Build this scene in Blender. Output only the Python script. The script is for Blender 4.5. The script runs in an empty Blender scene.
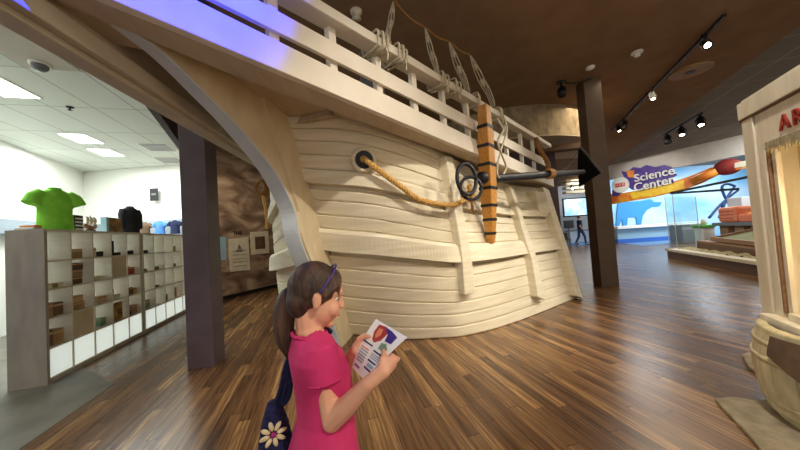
import bpy, bmesh, math, random
from mathutils import Vector as V, Matrix
random.seed(7)
C = bpy.context.scene.collection
PI = math.pi
# ------------------------------------------------------------------ camera
F, PITCH, ROLL, EYE = 290.0, math.radians(2.0), math.radians(-3.8), 1.5
_fw = V((0, math.cos(PITCH), math.sin(PITCH))); _u0 = V((0, -math.sin(PITCH), math.cos(PITCH))); _r0 = V((1, 0, 0))
_rt = _r0 * math.cos(ROLL) + _u0 * math.sin(ROLL); _up = -_r0 * math.sin(ROLL) + _u0 * math.cos(ROLL)
def ray(px, py): return _fw + _rt * ((px - 400) / F) + _up * ((225 - py) / F)
def ay(px, py, Y):
    d = ray(px, py); t = Y / d.y; return V((d.x * t, Y, EYE + d.z * t))
def az(px, py, Z):
    d = ray(px, py); t = (Z - EYE) / d.z; return V((d.x * t, d.y * t, Z))
def apl(px, py, p0, n):
    d = ray(px, py); o = V((0, 0, EYE)); t = (V(p0) - o).dot(n) / d.dot(n); return o + d * t
cam = bpy.data.cameras.new('camera'); cam.sensor_width = 36; cam.lens = 36 * F / 800; cam.clip_start = 0.02; cam.clip_end = 200
co = bpy.data.objects.new('camera', cam); C.objects.link(co)
co.matrix_world = Matrix.Translation((0, 0, EYE)) @ Matrix.Rotation(PI / 2 + PITCH, 4, 'X') @ Matrix.Rotation(ROLL, 4, 'Z')
bpy.context.scene.camera = co
vs = bpy.context.scene.view_settings
vs.view_transform = 'Standard'; vs.look = 'None'; vs.exposure = 0.12; vs.gamma = 1.0; vs.use_curve_mapping = False
bpy.context.scene.display_settings.display_device = 'sRGB'
# ------------------------------------------------------------------ materials
def lin(h):
    h = h.lstrip('#'); o = []
    for i in (0, 2, 4):
        c = int(h[i:i + 2], 16) / 255; o.append(c / 12.92 if c <= 0.04045 else ((c + 0.055) / 1.055) ** 2.4)
    return (*o, 1)
def base_mat(name):
    m = bpy.data.materials.new(name); m.use_nodes = True
    nt = m.node_tree; return m, nt, nt.nodes['Principled BSDF'], nt.nodes, nt.links
def mat(name, a, b=None, rough=0.6, scale=6, stretch=(1, 1, 1), bump=0.0, metal=0.0, spec=0.5, emit=0, ramp=(0.35, 0.65), detail=5, rot=(0, 0, 0)):
    m, nt, P, N, Lk = base_mat(name)
    P.inputs['Roughness'].default_value = rough; P.inputs['Metallic'].default_value = metal
    P.inputs['Specular IOR Level'].default_value = spec
    A = lin(a); P.inputs['Base Color'].default_value = A
    if emit:
        P.inputs['Emission Color'].default_value = A; P.inputs['Emission Strength'].default_value = emit
    if b or bump:
        tc = N.new('ShaderNodeTexCoord'); mp = N.new('ShaderNodeMapping'); mp.inputs['Scale'].default_value = stretch
        mp.inputs['Rotation'].default_value = rot
        nz = N.new('ShaderNodeTexNoise'); nz.inputs['Scale'].default_value = scale; nz.inputs['Detail'].default_value = detail
        Lk.new(tc.outputs['Object'], mp.inputs[0]); Lk.new(mp.outputs[0], nz.inputs[0])
        if b:
            cr = N.new('ShaderNodeValToRGB'); cr.color_ramp.elements[0].position = ramp[0]; cr.color_ramp.elements[1].position = ramp[1]
            cr.color_ramp.elements[0].color = A; cr.color_ramp.elements[1].color = lin(b)
            Lk.new(nz.outputs[0], cr.inputs[0]); Lk.new(cr.outputs[0], P.inputs['Base Color'])
        if bump:
            bp = N.new('ShaderNodeBump'); bp.inputs['Strength'].default_value = bump; bp.inputs['Distance'].default_value = 0.02
            Lk.new(nz.outputs[0], bp.inputs['Height']); Lk.new(bp.outputs[0], P.inputs['Normal'])
    return m
def math_n(N, Lk, op, a, b=None):
    n = N.new('ShaderNodeMath'); n.operation = op
    for i, x in enumerate((a, b)):
        if x is None: continue
        if isinstance(x, (int, float)): n.inputs[i].default_value = x
        else: Lk.new(x, n.inputs[i])
    return n.outputs[0]
PL = V((-0.265, 0.964, 0))           # direction the floor planks, shelves and boundary run in
def plank_floor():
    m, nt, P, N, Lk = base_mat('plank_floor')
    tc = N.new('ShaderNodeTexCoord'); sp = N.new('ShaderNodeSeparateXYZ'); Lk.new(tc.outputs['Object'], sp.inputs[0])
    X, Y = sp.outputs[0], sp.outputs[1]
    al = math_n(N, Lk, 'ADD', math_n(N, Lk, 'MULTIPLY', X, PL.x), math_n(N, Lk, 'MULTIPLY', Y, PL.y))
    ac = math_n(N, Lk, 'ADD', math_n(N, Lk, 'MULTIPLY', X, PL.y), math_n(N, Lk, 'MULTIPLY', Y, -PL.x))
    rw = math_n(N, Lk, 'DIVIDE', ac, 0.095); row = math_n(N, Lk, 'FLOOR', rw)
    w1 = N.new('ShaderNodeTexWhiteNoise'); w1.noise_dimensions = '1D'; Lk.new(row, w1.inputs['W'])
    ln = math_n(N, Lk, 'ADD', math_n(N, Lk, 'DIVIDE', al, 1.7), math_n(N, Lk, 'MULTIPLY', w1.outputs[0], 7.0)); cell = math_n(N, Lk, 'FLOOR', ln)
    cb = N.new('ShaderNodeCombineXYZ'); Lk.new(row, cb.inputs[0]); Lk.new(cell, cb.inputs[1])
    w2 = N.new('ShaderNodeTexWhiteNoise'); w2.noise_dimensions = '2D'; Lk.new(cb.outputs[0], w2.inputs['Vector'])
    cg = N.new('ShaderNodeCombineXYZ'); Lk.new(math_n(N, Lk, 'MULTIPLY', al, 1.3), cg.inputs[0]); Lk.new(math_n(N, Lk, 'MULTIPLY', ac, 34.0), cg.inputs[1]); Lk.new(math_n(N, Lk, 'MULTIPLY', w2.outputs[0], 20.0), cg.inputs[2])
    nz = N.new('ShaderNodeTexNoise'); nz.inputs['Scale'].default_value = 1.6; nz.inputs['Detail'].default_value = 5; nz.inputs['Distortion'].default_value = 0.6; Lk.new(cg.outputs[0], nz.inputs[0])
    mixv = math_n(N, Lk, 'ADD', math_n(N, Lk, 'MULTIPLY', w2.outputs[0], 0.30), math_n(N, Lk, 'MULTIPLY', nz.outputs[0], 0.86))
    cr = N.new('ShaderNodeValToRGB'); e = cr.color_ramp.elements
    e[0].position = 0.25; e[0].color = lin('#2c1a0f'); e[1].position = 0.85; e[1].color = lin('#a98250')
    k = e.new(0.5); k.color = lin('#5e4129'); k = e.new(0.68); k.color = lin('#775636')
    Lk.new(mixv, cr.inputs[0])
    fr = math_n(N, Lk, 'FRACT', rw); edge = math_n(N, Lk, 'MULTIPLY', math_n(N, Lk, 'LESS_THAN', fr, 0.035), 0.55)
    fl = math_n(N, Lk, 'FRACT', ln); edge2 = math_n(N, Lk, 'MULTIPLY', math_n(N, Lk, 'LESS_THAN', fl, 0.005), 0.55)
    mx = N.new('ShaderNodeMix'); mx.data_type = 'RGBA'; Lk.new(math_n(N, Lk, 'MAXIMUM', edge, edge2), mx.inputs['Factor'])
    Lk.new(cr.outputs[0], mx.inputs['A']); mx.inputs['B'].default_value = lin('#24150c')
    Lk.new(mx.outputs['Result'], P.inputs['Base Color'])
    P.inputs['Roughness'].default_value = 0.27; P.inputs['Specular IOR Level'].default_value = 0.45
    bp = N.new('ShaderNodeBump'); bp.inputs['Strength'].default_value = 0.12; bp.inputs['Distance'].default_value = 0.01
    Lk.new(nz.outputs[0], bp.inputs['Height']); Lk.new(bp.outputs[0], P.inputs['Normal'])
    return m
def grid_ceiling(name, tile, line, size, u, width=0.02, rough=0.8, b=None):
    m, nt, P, N, Lk = base_mat(name)
    tc = N.new('ShaderNodeTexCoord'); sp = N.new('ShaderNodeSeparateXYZ'); Lk.new(tc.outputs['Object'], sp.inputs[0])
    X, Y = sp.outputs[0], sp.outputs[1]
    a = math_n(N, Lk, 'ADD', math_n(N, Lk, 'MULTIPLY', X, u.x), math_n(N, Lk, 'MULTIPLY', Y, u.y))
    c = math_n(N, Lk, 'ADD', math_n(N, Lk, 'MULTIPLY', X, u.y), math_n(N, Lk, 'MULTIPLY', Y, -u.x))
    f = [math_n(N, Lk, 'LESS_THAN', math_n(N, Lk, 'FRACT', math_n(N, Lk, 'DIVIDE', q, s)), width / s) for q, s in ((a, size[0]), (c, size[1]))]
    mx = N.new('ShaderNodeMix'); mx.data_type = 'RGBA'; Lk.new(math_n(N, Lk, 'MAXIMUM', *f), mx.inputs['Factor'])
    mx.inputs['A'].default_value = lin(tile); mx.inputs['B'].default_value = lin(line); Lk.new(mx.outputs['Result'], P.inputs['Base Color'])
    P.inputs['Roughness'].default_value = rough; P.inputs['Specular IOR Level'].default_value = 0.2
    return m
def mural_mat():
    m, nt, P, N, Lk = base_mat('sea_mural')
    tc = N.new('ShaderNodeTexCoord'); mp = N.new('ShaderNodeMapping'); mp.inputs['Scale'].default_value = (0.5, 0.5, 1.3)
    nz = N.new('ShaderNodeTexNoise'); nz.inputs['Scale'].default_value = 1.6; nz.inputs['Detail'].default_value = 8; nz.inputs['Distortion'].default_value = 1.2
    Lk.new(tc.outputs['Object'], mp.inputs[0]); Lk.new(mp.outputs[0], nz.inputs[0])
    cr = N.new('ShaderNodeValToRGB'); e = cr.color_ramp.elements
    e[0].position = 0.3; e[0].color = lin('#4a3628'); e[1].position = 0.72; e[1].color = lin('#cdb498')
    k = e.new(0.5); k.color = lin('#8a6f5a')
    Lk.new(nz.outputs[0], cr.inputs[0]); Lk.new(cr.outputs[0], P.inputs['Base Color']); P.inputs['Roughness'].default_value = 0.7
    return m
def glass_mat(name, tint='#e8f4f4', fac=0.12):
    m = bpy.data.materials.new(name); m.use_nodes = True; N = m.node_tree.nodes; Lk = m.node_tree.links
    N.remove(N['Principled BSDF']); t = N.new('ShaderNodeBsdfTransparent'); t.inputs[0].default_value = lin(tint)
    g = N.new('ShaderNodeBsdfGlossy'); g.inputs['Roughness'].default_value = 0.03; mx = N.new('ShaderNodeMixShader'); mx.inputs[0].default_value = fac
    Lk.new(t.outputs[0], mx.inputs[1]); Lk.new(g.outputs[0], mx.inputs[2]); Lk.new(mx.outputs[0], N['Material Output'].inputs[0])
    return m
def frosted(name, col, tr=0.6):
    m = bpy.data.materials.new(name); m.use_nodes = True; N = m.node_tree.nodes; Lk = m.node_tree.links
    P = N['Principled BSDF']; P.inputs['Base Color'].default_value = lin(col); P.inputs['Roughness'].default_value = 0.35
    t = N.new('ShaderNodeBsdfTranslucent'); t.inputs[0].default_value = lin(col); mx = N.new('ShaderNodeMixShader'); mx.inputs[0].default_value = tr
    P.inputs['Emission Color'].default_value = lin(col); P.inputs['Emission Strength'].default_value = .95  # added glow, stands in for shop light shining through the panels
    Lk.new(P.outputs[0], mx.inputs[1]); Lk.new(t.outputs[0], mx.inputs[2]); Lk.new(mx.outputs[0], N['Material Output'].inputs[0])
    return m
M = dict(
    floor=plank_floor(), concrete=mat('concrete', '#5a564b', '#716c60', 0.45, 3, bump=0.05),
    paint=mat('cream_paint', '#d3c7a9', '#e1d6bb', 0.55, 2.5, (0.6, 0.6, 7), bump=0.35),
    paintrail=mat('rail_paint', '#d6cbb8', '#e0d6c4', 0.5, 3, bump=0.1),
    paintbare=mat('tan_board', '#cdbb97', '#d9c8a6', 0.6, 3, (2, 2, 1), bump=0.15),
    paintgrey=mat('grey_blue_edge', '#bcc3c8', '#c8ced0', 0.6, 4, bump=0.1),
    beam=mat('beam_board', '#b3a792', '#c0b49d', 0.7, 4, bump=0.2),
    soffit=mat('soffit_board', '#b3a186', '#bfae94', 0.7, 3, (5, 1, 1), bump=0.2),
    dark=mat('black', '#0c0b0b', rough=0.5), flatblack=mat('flat_black', '#050505', rough=0.9, spec=0.1), iron=mat('wrought_iron', '#0d0e13', '#1b1d26', 0.42, 18, bump=0.3, spec=.4),
    stockwood=mat('amber_wood', '#b0762a', '#cf9340', 0.4, 5, (14, 14, 0.7), bump=0.15),
    ropegold=mat('manila_rope', '#b98a45', '#d9ad64', 0.85, 60, bump=0.3), ropepale=mat('pale_rope', '#b3a68b', '#cfc3a8', 0.85, 60, bump=0.3),
    ropebrown=mat('brown_rope', '#7d5528', '#9b7038', 0.85, 60, bump=0.3),
    column=mat('purple_brown_paint', '#4c3d40', '#54464a', 0.55, 5), columnbrown=mat('brown_paint', '#584432', '#604b37', 0.55, 4),
    ceilbrown=mat('brown_ceiling', '#84684e', '#8c7055', 0.9, 2, spec=0.1), drum=mat('plaster_drum', '#7d6c52', '#a89470', 0.8, 3.5, (1.5, 1.5, 1), bump=0.2),
    bulk=mat('brown_bulkhead', '#57402c', '#5f4732', 0.8, 3), bulkdark=mat('maroon_bulkhead', '#3a2a28', rough=0.8),
    whitewall=mat('white_wall', '#e9e9e2', rough=0.8, spec=0.2), slat=mat('grey_slatwall', '#8f9aa6', '#9ba6b0', 0.6, 4, (1, 1, 14)),
    tileceil=grid_ceiling('white_tile_ceiling', '#d9ddd4', '#a8aca2', (1.2, 0.6), PL), darkceil=grid_ceiling('dark_tile_ceiling', '#7d786f', '#a8a196', (1.2, 1.2), V((0.37, 0.93, 0)), 0.03),
    mural=mural_mat(), shelf=mat('pale_laminate', '#c4bba9', '#cec6b6', 0.45, 5, (1, 1, 4)), shelfend=mat('laminate_end', '#8f887b', '#a09888', 0.5, 3, (3, 3, 0.8)),
    frostglow=frosted('frosted_panel_added_glow', '#f6faf8', .8), beigepanel=mat('beige_panel', '#b5a588', '#c0b195', 0.5, 4),
    lightpanel=mat('light_diffuser', '#ffffff', emit=6.0), lamp=mat('lamp_glow', '#fff6e4', emit=30), lampwarm=mat('lamp_glow_warm', '#ffe9bd', emit=12),
    white=mat('white_plastic', '#e6e4dc', rough=0.4), grey=mat('grey_plastic', '#6f7072', rough=0.5),
    green=mat('lime_cotton', '#74c832', '#8ad848', 0.9, 8, bump=0.4), blackcloth=mat('black_cotton', '#15151a', '#22222a', 0.9, 8, bump=0.4),
    bluecloth=mat('blue_cotton', '#3f78c4', '#558bd3', 0.9, 8), navycloth=mat('navy_cotton', '#151c3c', '#202a52', 0.9, 8),
    skin=mat('skin', '#d99c7c', '#e2a888', 0.5, 9), pink=mat('pink_cotton', '#c22560', '#d2346f', 0.85, 6, bump=0.35),
    hair=mat('brown_hair', '#2c1d14', '#573a27', 0.6, 40, (1, 1, 0.2), bump=0.7), purple=mat('purple_plastic', '#44307a', rough=0.35),
    crochet=mat('navy_crochet', '#11143a', '#1f2352', 0.95, 60, bump=1.0), petal=mat('cream_yarn', '#cdbd8e', '#dccda2', 0.9, 40, bump=0.6), magenta=mat('magenta_yarn', '#9c2a72', rough=0.9),
    denim=mat('denim', '#27355c', '#33446f', 0.9, 30), paper=mat('white_paper', '#eceae8', rough=0.5), red=mat('red_paint', '#8e2415', '#a5301c', 0.5, 8),
    kiosk=mat('weathered_cream', '#d2c7ac', '#ded4bc', 0.7, 4, (3, 3, 0.6), bump=0.4), canvas=mat('straw_canvas', '#8f8263', '#aa9c7a', 0.9, 14, (4, 4, 1), bump=0.5),
    warmpanel=mat('warm_cream_panel', '#e9c78a', '#efd29a', 0.7, 2), stone=mat('sand_stone', '#85785f', '#a3957b', 0.9, 9, bump=0.8),
    barrel=mat('barrel_staves', '#b5a880', '#c8bc96', 0.65, 4, (4, 4, 0.6), bump=0.3), wooddark=mat('dark_wood', '#4d3320', '#694a30', 0.5, 4, (1, 8, 8)),
    woodmid=mat('mid_wood', '#7d5a3c', '#96704c', 0.5, 4, (1, 8, 8)), sand=mat('sand', '#8b7a52', '#b9a878', 0.9, 14, bump=1.0),
    card=mat('brown_carton', '#8a6a48', '#a3835c', 0.7, 6), cardtan=mat('tan_carton', '#b0926a', '#c3a67c', 0.7, 6), carddark=mat('dark_brown_carton', '#4f3a28', '#6a5038', 0.7, 6),
    cream=mat('cream_ceramic', '#d9d0b4', rough=0.5), redbox=mat('red_carton', '#a33324', '#b8462f', 0.6, 12), olive=mat('olive_carton', '#77784a', '#8b8a5a', 0.7, 9),
    greenbox=mat('green_carton', '#3f6a52', '#7f9a7a', 0.6, 14), ochre=mat('ochre_picture', '#4b3d26', '#b58a3a', 0.6, 9), orangebrown=mat('orange_carton', '#a8662a', '#b97a3c', 0.6, 8),
    bluepaper=mat('pale_blue_paper', '#8fb2c2', rough=0.6), parchment=mat('parchment', '#d8cdb6', '#cabf a4'.replace(' ', ''), 0.7, 6), brass=mat('tan_frame', '#c9b89c', rough=0.5),
    skymural=mat('blue_mural', '#7fbdea', '#c2def2', 0.8, 0.35, (0.6, 1, 1.6), ramp=(0.38, 0.6)), cow=mat('blue_silhouette', '#2f86c0', rough=0.7), bluebase=mat('blue_base', '#2f62b0', rough=0.6),
    header=mat('grey_header', '#c4bcae', '#ccc4b6', 0.8, 3), signpurple=mat('sign_purple', '#3d2a78', '#5b3a94', 0.5, 3), signorange=mat('sign_orange', '#d9631e', '#e8a02a', 0.5, 2.2, (1, 1, 1)),
    signyellow=mat('sign_yellow', '#efb91e', '#f4d23c', 0.5, 5), signred=mat('sign_dark_red', '#65130e', '#86221a', 0.6, 3), logored=mat('logo_red', '#c8202a', rough=0.5),
    bluemetal=mat('blue_metal', '#274a82', rough=0.4), orangeplastic=mat('coral_plastic', '#d9704a', '#e38a60', 0.5, 4), greenplastic=mat('green_plastic', '#5fb04a', rough=0.5),
    glass=glass_mat('clear_glass'), screen=mat('screen_picture', '#8fc4e4', '#f0f2f4', 0.4, 1.4, emit=0.0), farwhite=mat('white_panel', '#e4e4e6', rough=0.6), bluefloor=mat('blue_carpet', '#4a6d94', '#587ba2', 0.9, 5), creambeam=mat('cream_beam', '#cbb690', rough=0.7),
)
def screen_lit():
    m = M['screen']; P = m.node_tree.nodes['Principled BSDF']
    for l in list(m.node_tree.links):
        if l.to_socket == P.inputs['Base Color']: m.node_tree.links.new(l.from_socket, P.inputs['Emission Color'])
    P.inputs['Emission Strength'].default_value = 0.9
screen_lit()
# ------------------------------------------------------------------ mesh helpers
def basis(d, hint=V((0, 0, 1))):
    d = V(d).normalized(); h = V(hint)
    if abs(d.dot(h.normalized())) > 0.97: h = V((1, 0, 0)) if abs(d.x) < 0.9 else V((0, 1, 0))
    s = d.cross(h).normalized(); t = s.cross(d).normalized(); return d, s, t
def smooth_path(pts, n=8):
    P = [V(p) for p in pts]; P = [P[0] * 2 - P[1]] + P + [P[-1] * 2 - P[-2]]; o = []
    for i in range(1, len(P) - 2):
        for k in range(n):
            t = k / n; a, b, c, d = P[i - 1:i + 3]
            o.append(0.5 * ((2 * b) + (c - a) * t + (2 * a - 5 * b + 4 * c - d) * t * t + (3 * b - a - 3 * c + d) * t ** 3))
    o.append(P[-2]); return o
class MB:
    def __init__(s): s.b = bmesh.new()
    def face(s, pts): return s.b.faces.new([s.b.verts.new(V(p)) for p in pts])
    def obox(s, p, dx, dy, dz):
        p, dx, dy, dz = V(p), V(dx), V(dy), V(dz)
        v = [s.b.verts.new(p + dx * i + dy * j + dz * k) for k in (0, 1) for j in (0, 1) for i in (0, 1)]
        for f in ((0, 2, 3, 1), (4, 5, 7, 6), (0, 1, 5, 4), (2, 6, 7, 3), (0, 4, 6, 2), (1, 3, 7, 5)): s.b.faces.new([v[i] for i in f])
        return s
    def box(s, c, size, ax=(1, 0, 0), ayv=None):
        ax = V(ax).normalized(); ayv = V(ayv).normalized() if ayv is not None else V((0, 0, 1)).cross(ax).normalized(); azv = ax.cross(ayv)
        return s.obox(V(c) - ax * size[0] / 2 - ayv * size[1] / 2 - azv * size[2] / 2, ax * size[0], ayv * size[1], azv * size[2])
    def prism(s, pts, vec):
        a = [s.b.verts.new(V(p)) for p in pts]; c = [s.b.verts.new(V(p) + V(vec)) for p in pts]; n = len(a)
        s.b.faces.new(a[::-1]); s.b.faces.new(c)
        for i in range(n): s.b.faces.new([a[i], a[(i + 1) % n], c[(i + 1) % n], c[i]])
        return s
    def bar(s, a, b, w, h, hint=(0, 0, 1)):
        a, b = V(a), V(b); d, q, t = basis(b - a, V(hint)); return s.obox(a - q * w / 2 - t * h / 2, b - a, q * w, t * h)
    def tube(s, pts, r, n=8, cap=True, hint=(0, 0, 1)):
        pts = [V(p) for p in pts]; rs = r if isinstance(r, (list, tuple)) else [r] * len(pts); rings = []
        _, q, t = basis(pts[1] - pts[0], V(hint))
        for i, p in enumerate(pts):
            d = (pts[min(i + 1, len(pts) - 1)] - pts[max(i - 1, 0)]).normalized()
            q = (q - d * q.dot(d)).normalized(); t = d.cross(q)
            rings.append([s.b.verts.new(p + (q * math.cos(2 * PI * k / n) + t * math.sin(2 * PI * k / n)) * rs[i]) for k in range(n)])
        s._skin(rings, cap); return s
    def _skin(s, rings, cap=True, closed=True):
        n = len(rings[0])
        for a, b in zip(rings, rings[1:]):
            for k in range(n if closed else n - 1): s.b.faces.new([a[k], a[(k + 1) % n], b[(k + 1) % n], b[k]])
        if cap and closed:
            s.b.faces.new(rings[0][::-1]); s.b.faces.new(rings[-1])
    def loft(s, secs, n=20, cap=True):
        rings = []                                   # section: centre, axis1*radius, axis2*radius
        for c, u, w in secs: rings.append([s.b.verts.new(V(c) + V(u) * math.cos(2 * PI * k / n) + V(w) * math.sin(2 * PI * k / n)) for k in range(n)])
        s._skin(rings, cap); return s
    def lathe(s, prof, c, n=24, d=(0, 0, 1), cap=True):
        d, q, t = basis(d); c = V(c)
        s._skin([[s.b.verts.new(c + d * z + (q * math.cos(2 * PI * k / n) + t * math.sin(2 * PI * k / n)) * max(r, 1e-4)) for k in range(n)] for r, z in prof], cap); return s
    def ell(s, c, rad, ax=(1, 0, 0), ayv=(0, 1, 0), azv=(0, 0, 1), nu=16, nv=10):
        c = V(c); ax, ayv, azv = V(ax) * rad[0], V(ayv) * rad[1], V(azv) * rad[2]
        top = s.b.verts.new(c + azv); bot = s.b.verts.new(c - azv); rings = []
        for j in range(1, nv):
            th = PI * j / nv; rings.append([s.b.verts.new(c + azv * math.cos(th) + (ax * math.cos(2 * PI * k / nu) + ayv * math.sin(2 * PI * k / nu)) * math.sin(th)) for k in range(nu)])
        s._skin(rings, False)
        for k in range(nu):
            s.b.faces.new([top, rings[0][(k + 1) % nu], rings[0][k]]); s.b.faces.new([bot, rings[-1][k], rings[-1][(k + 1) % nu]])
        return s
    def cap(s, a, b, ra, rb=None, n=10):             # capsule
        rb = ra if rb is None else rb; a, b = V(a), V(b); d = (b - a).normalized(); secs, rr = [], []
        for k in (-1, -.7, -.3): secs.append(a + d * ra * k); rr.append(ra * max(0.15, math.sqrt(1 - k * k)))
        secs += [a, b]; rr += [ra, rb]
        for k in (.3, .7, 1): secs.append(b + d * rb * k); rr.append(rb * max(0.15, math.sqrt(1 - k * k)))
        return s.tube(secs, rr, n)
    def grid(s, rows):
        vv = [[s.b.verts.new(V(p)) for p in r] for r in rows]; s._skin(vv, False, False); return s
    def rope(s, pts, r, pitch=0.09, strands=3, n=6, step=None):
        pts = [V(p) for p in pts]; L = [0]
        for a, b in zip(pts, pts[1:]): L.append(L[-1] + (b - a).length)
        _, q0, _t = basis(pts[1] - pts[0]); fr = []; q = q0
        for i, p in enumerate(pts):
            d = (pts[min(i + 1, len(pts) - 1)] - pts[max(i - 1, 0)]).normalized(); q = (q - d * q.dot(d)).normalized(); fr.append((q.copy(), d.cross(q)))
        for k in range(strands):
            s.tube([p + (fr[i][0] * math.cos(2 * PI * (L[i] / pitch + k / strands)) + fr[i][1] * math.sin(2 * PI * (L[i] / pitch + k / strands))) * r * 0.5 for i, p in enumerate(pts)], r * 0.58, n)
        return s
    def build(s, name, m, parent=None, smooth=False, bevel=0, remesh=0, post=0):
        bmesh.ops.recalc_face_normals(s.b, faces=s.b.faces[:])
        me = bpy.data.meshes.new(name); s.b.to_mesh(me); s.b.free()
        me.materials.append(M[m] if isinstance(m, str) else m)
        o = bpy.data.objects.new(name, me); C.objects.link(o)
        if remesh:
            r = o.modifiers.new('r', 'REMESH'); r.mode = 'VOXEL'; r.voxel_size = remesh; r.use_smooth_shade = True
            if post:
                sm = o.modifiers.new('s', 'SMOOTH'); sm.factor = 0.5; sm.iterations = post
            dg = bpy.context.evaluated_depsgraph_get(); nm = bpy.data.meshes.new_from_object(o.evaluated_get(dg)); o.modifiers.clear(); o.data = nm
            if not nm.materials: nm.materials.append(M[m] if isinstance(m, str) else m)
            smooth = True
        if smooth:
            for p in o.data.polygons: p.use_smooth = True
        if bevel:
            bv = o.modifiers.new('b', 'BEVEL'); bv.width = bevel; bv.segments = 2; bv.limit_method = 'ANGLE'
        if parent is not None: adopt(o, parent)
        return o
def adopt(o, parent):
    o.parent = parent; o.matrix_parent_inverse = (ROOTS.get(parent.name) or Matrix.Identity(4)) if parent.name in ROOTS else Matrix.Identity(4)
ROOTS = {}
def thing(name, label, cat, loc, group=None):
    o = bpy.data.objects.new(name, None); C.objects.link(o); o.location = V(loc); o.empty_display_size = 0.1
    ROOTS[o.name] = Matrix.Translation(-V(loc)); o['label'] = label; o['category'] = cat
    if group: o['group'] = group
    return o
def tag(o, label, cat, group=None):
    o['label'] = label; o['category'] = cat
    if group: o['group'] = group
    return o
def struct(o): o['kind'] = 'structure'; return o
Z = V((0, 0, 1))
def text(name, s, m, parent, p, xdir, ydir, size, depth=0.01, bold=0.0, align='CENTER', fit=None):
    cu = bpy.data.curves.new(name, 'FONT'); cu.body = s; cu.size = size; cu.extrude = depth; cu.offset = bold; cu.align_x = align; cu.align_y = 'CENTER'
    o = bpy.data.objects.new(name, cu); C.objects.link(o); cu.materials.append(M[m])
    x = V(xdir).normalized(); z = x.cross(V(ydir)).normalized(); y = z.cross(x)
    mw = Matrix(((x.x, y.x, z.x, p[0]), (x.y, y.y, z.y, p[1]), (x.z, y.z, z.z, p[2]), (0, 0, 0, 1)))
    dg = bpy.context.evaluated_depsgraph_get(); me = bpy.data.meshes.new_from_object(o.evaluated_get(dg)); bpy.data.objects.remove(o)
    if fit:
        xs = [v.co.x for v in me.vertices]; k = fit / (max(xs) - min(xs)); me.transform(Matrix.Diagonal((k, k, 1, 1)))
    me.transform(mw); n = bpy.data.objects.new(name, me); C.objects.link(n)
    if not me.materials: me.materials.append(M[m])
    if parent is not None: adopt(n, parent)
    return n
def light(kind, loc, energy, col, aim=None, size=0.1, angle=60, blend=0.6, sx=None):
    l = bpy.data.lights.new(kind.lower() + '_light', kind); l.energy = energy; l.color = col
    if kind == 'SPOT': l.spot_size = math.radians(angle); l.spot_blend = blend; l.shadow_soft_size = size
    if kind == 'POINT': l.shadow_soft_size = size
    if kind == 'AREA':
        l.size = size
        if sx: l.shape = 'RECTANGLE'; l.size_y = sx
    o = bpy.data.objects.new(l.name, l); C.objects.link(o); o.location = loc
    if aim is not None: o.rotation_euler = (V(aim) - V(loc)).to_track_quat('-Z', 'Y').to_euler()
    return o
# ================================================================== the setting
def poly(name, pts, m, thick=None):
    b = MB()
    if thick: b.prism(pts, thick)
    else: b.face(pts)
    o = struct(b.build(name, m))
    return o
SH0 = V((-4.30, 3.50, 0)); SA = PL.copy(); SB = V((-0.964, -0.265, 0))
def bd(t): return V((-3.14, 2.36, 0)) + PL * t
EA, ED = V((7.66, 5.27, 0)), V((0.395, 0.919, 0))          # edge between brown and dark ceilings
def el(t): return EA + ED * t
poly('floor', [(-14, -3, -.1), (40, -3, -.1), (40, 30, -.1), (-14, 30, -.1)], 'floor', (0, 0, .1))
cp = [(-14, -3, 0), bd(-5.4), bd(1.1), SH0 + SA * .5 + V((0.02, 0, 0)), SH0 + SA * 4.6, (-5.35, 8.4, 0), (-14, 9, 0)]
poly('floor_shop', [V(p) + Z * .001 for p in cp], 'concrete', (0, 0, .003))
e0, e1 = el(-9), el(17)
poly('ceiling', [(-14, -3, 4.9), (e0.x, -3, 4.9), (e1.x, e1.y, 4.9), (e1.x, 30, 4.9), (-14, 30, 4.9)], 'ceilbrown', (0, 0, .1))
poly('ceiling_dark', [(e0.x, -3, 5.02), (40, -3, 5.02), (40, 30, 5.02), (e1.x, 30, 5.02), (e1.x, e1.y, 5.02)], 'darkceil', (0, 0, .1))
# shop ceiling, its bulkhead and walls
c1, c2 = az(132, 88, 4.0), az(170, 138, 4.0); cd = (c2 - c1).normalized(); ca, cb = c1 - cd * 4.5, c2 + cd * 2.6
wl = V((-9.31, 8.55, 0)); wl2 = az(0, 140, 4.0); wl2.z = 0; wd = (wl2 - wl).normalized()
poly('ceiling_shop', [ca, cb, V((cb.x, 9.2, 4)), V((-16, 9.2, 4)), V((-16, ca.y, 4))], 'tileceil', (0, 0, .05))
bn = V((cd.y, -cd.x, 0)); 
b = MB(); b.obox(ca + Z * .0, cd * (cb - ca).length, bn * .12, Z * .9); struct(b.build('trim_bulkhead', 'bulkdark'))
b = MB(); b.obox(wl, V((4.0, -0.12, 0)), V((0, .1, 0)), Z * 4); struct(b.build('wall_shop_back', 'whitewall'))
b = MB(); b.obox(wl, wd * 12, V((-.1, 0, 0)), Z * 4); struct(b.build('wall_shop_left', 'whitewall'))
b = MB(); b.obox(wl + V((0.05, -.06, .3)), V((3.9, -.12, 0)), V((0, -.04, 0)), Z * 2.1); struct(b.build('trim_slatwall', 'slat'))
b = MB(); b.obox(wl + V((.02, -.2, 2.05)), wd * 8, V((.25, 0.05, 0)), Z * .3); struct(b.build('trim_wall_shelf', 'slat'))
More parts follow.
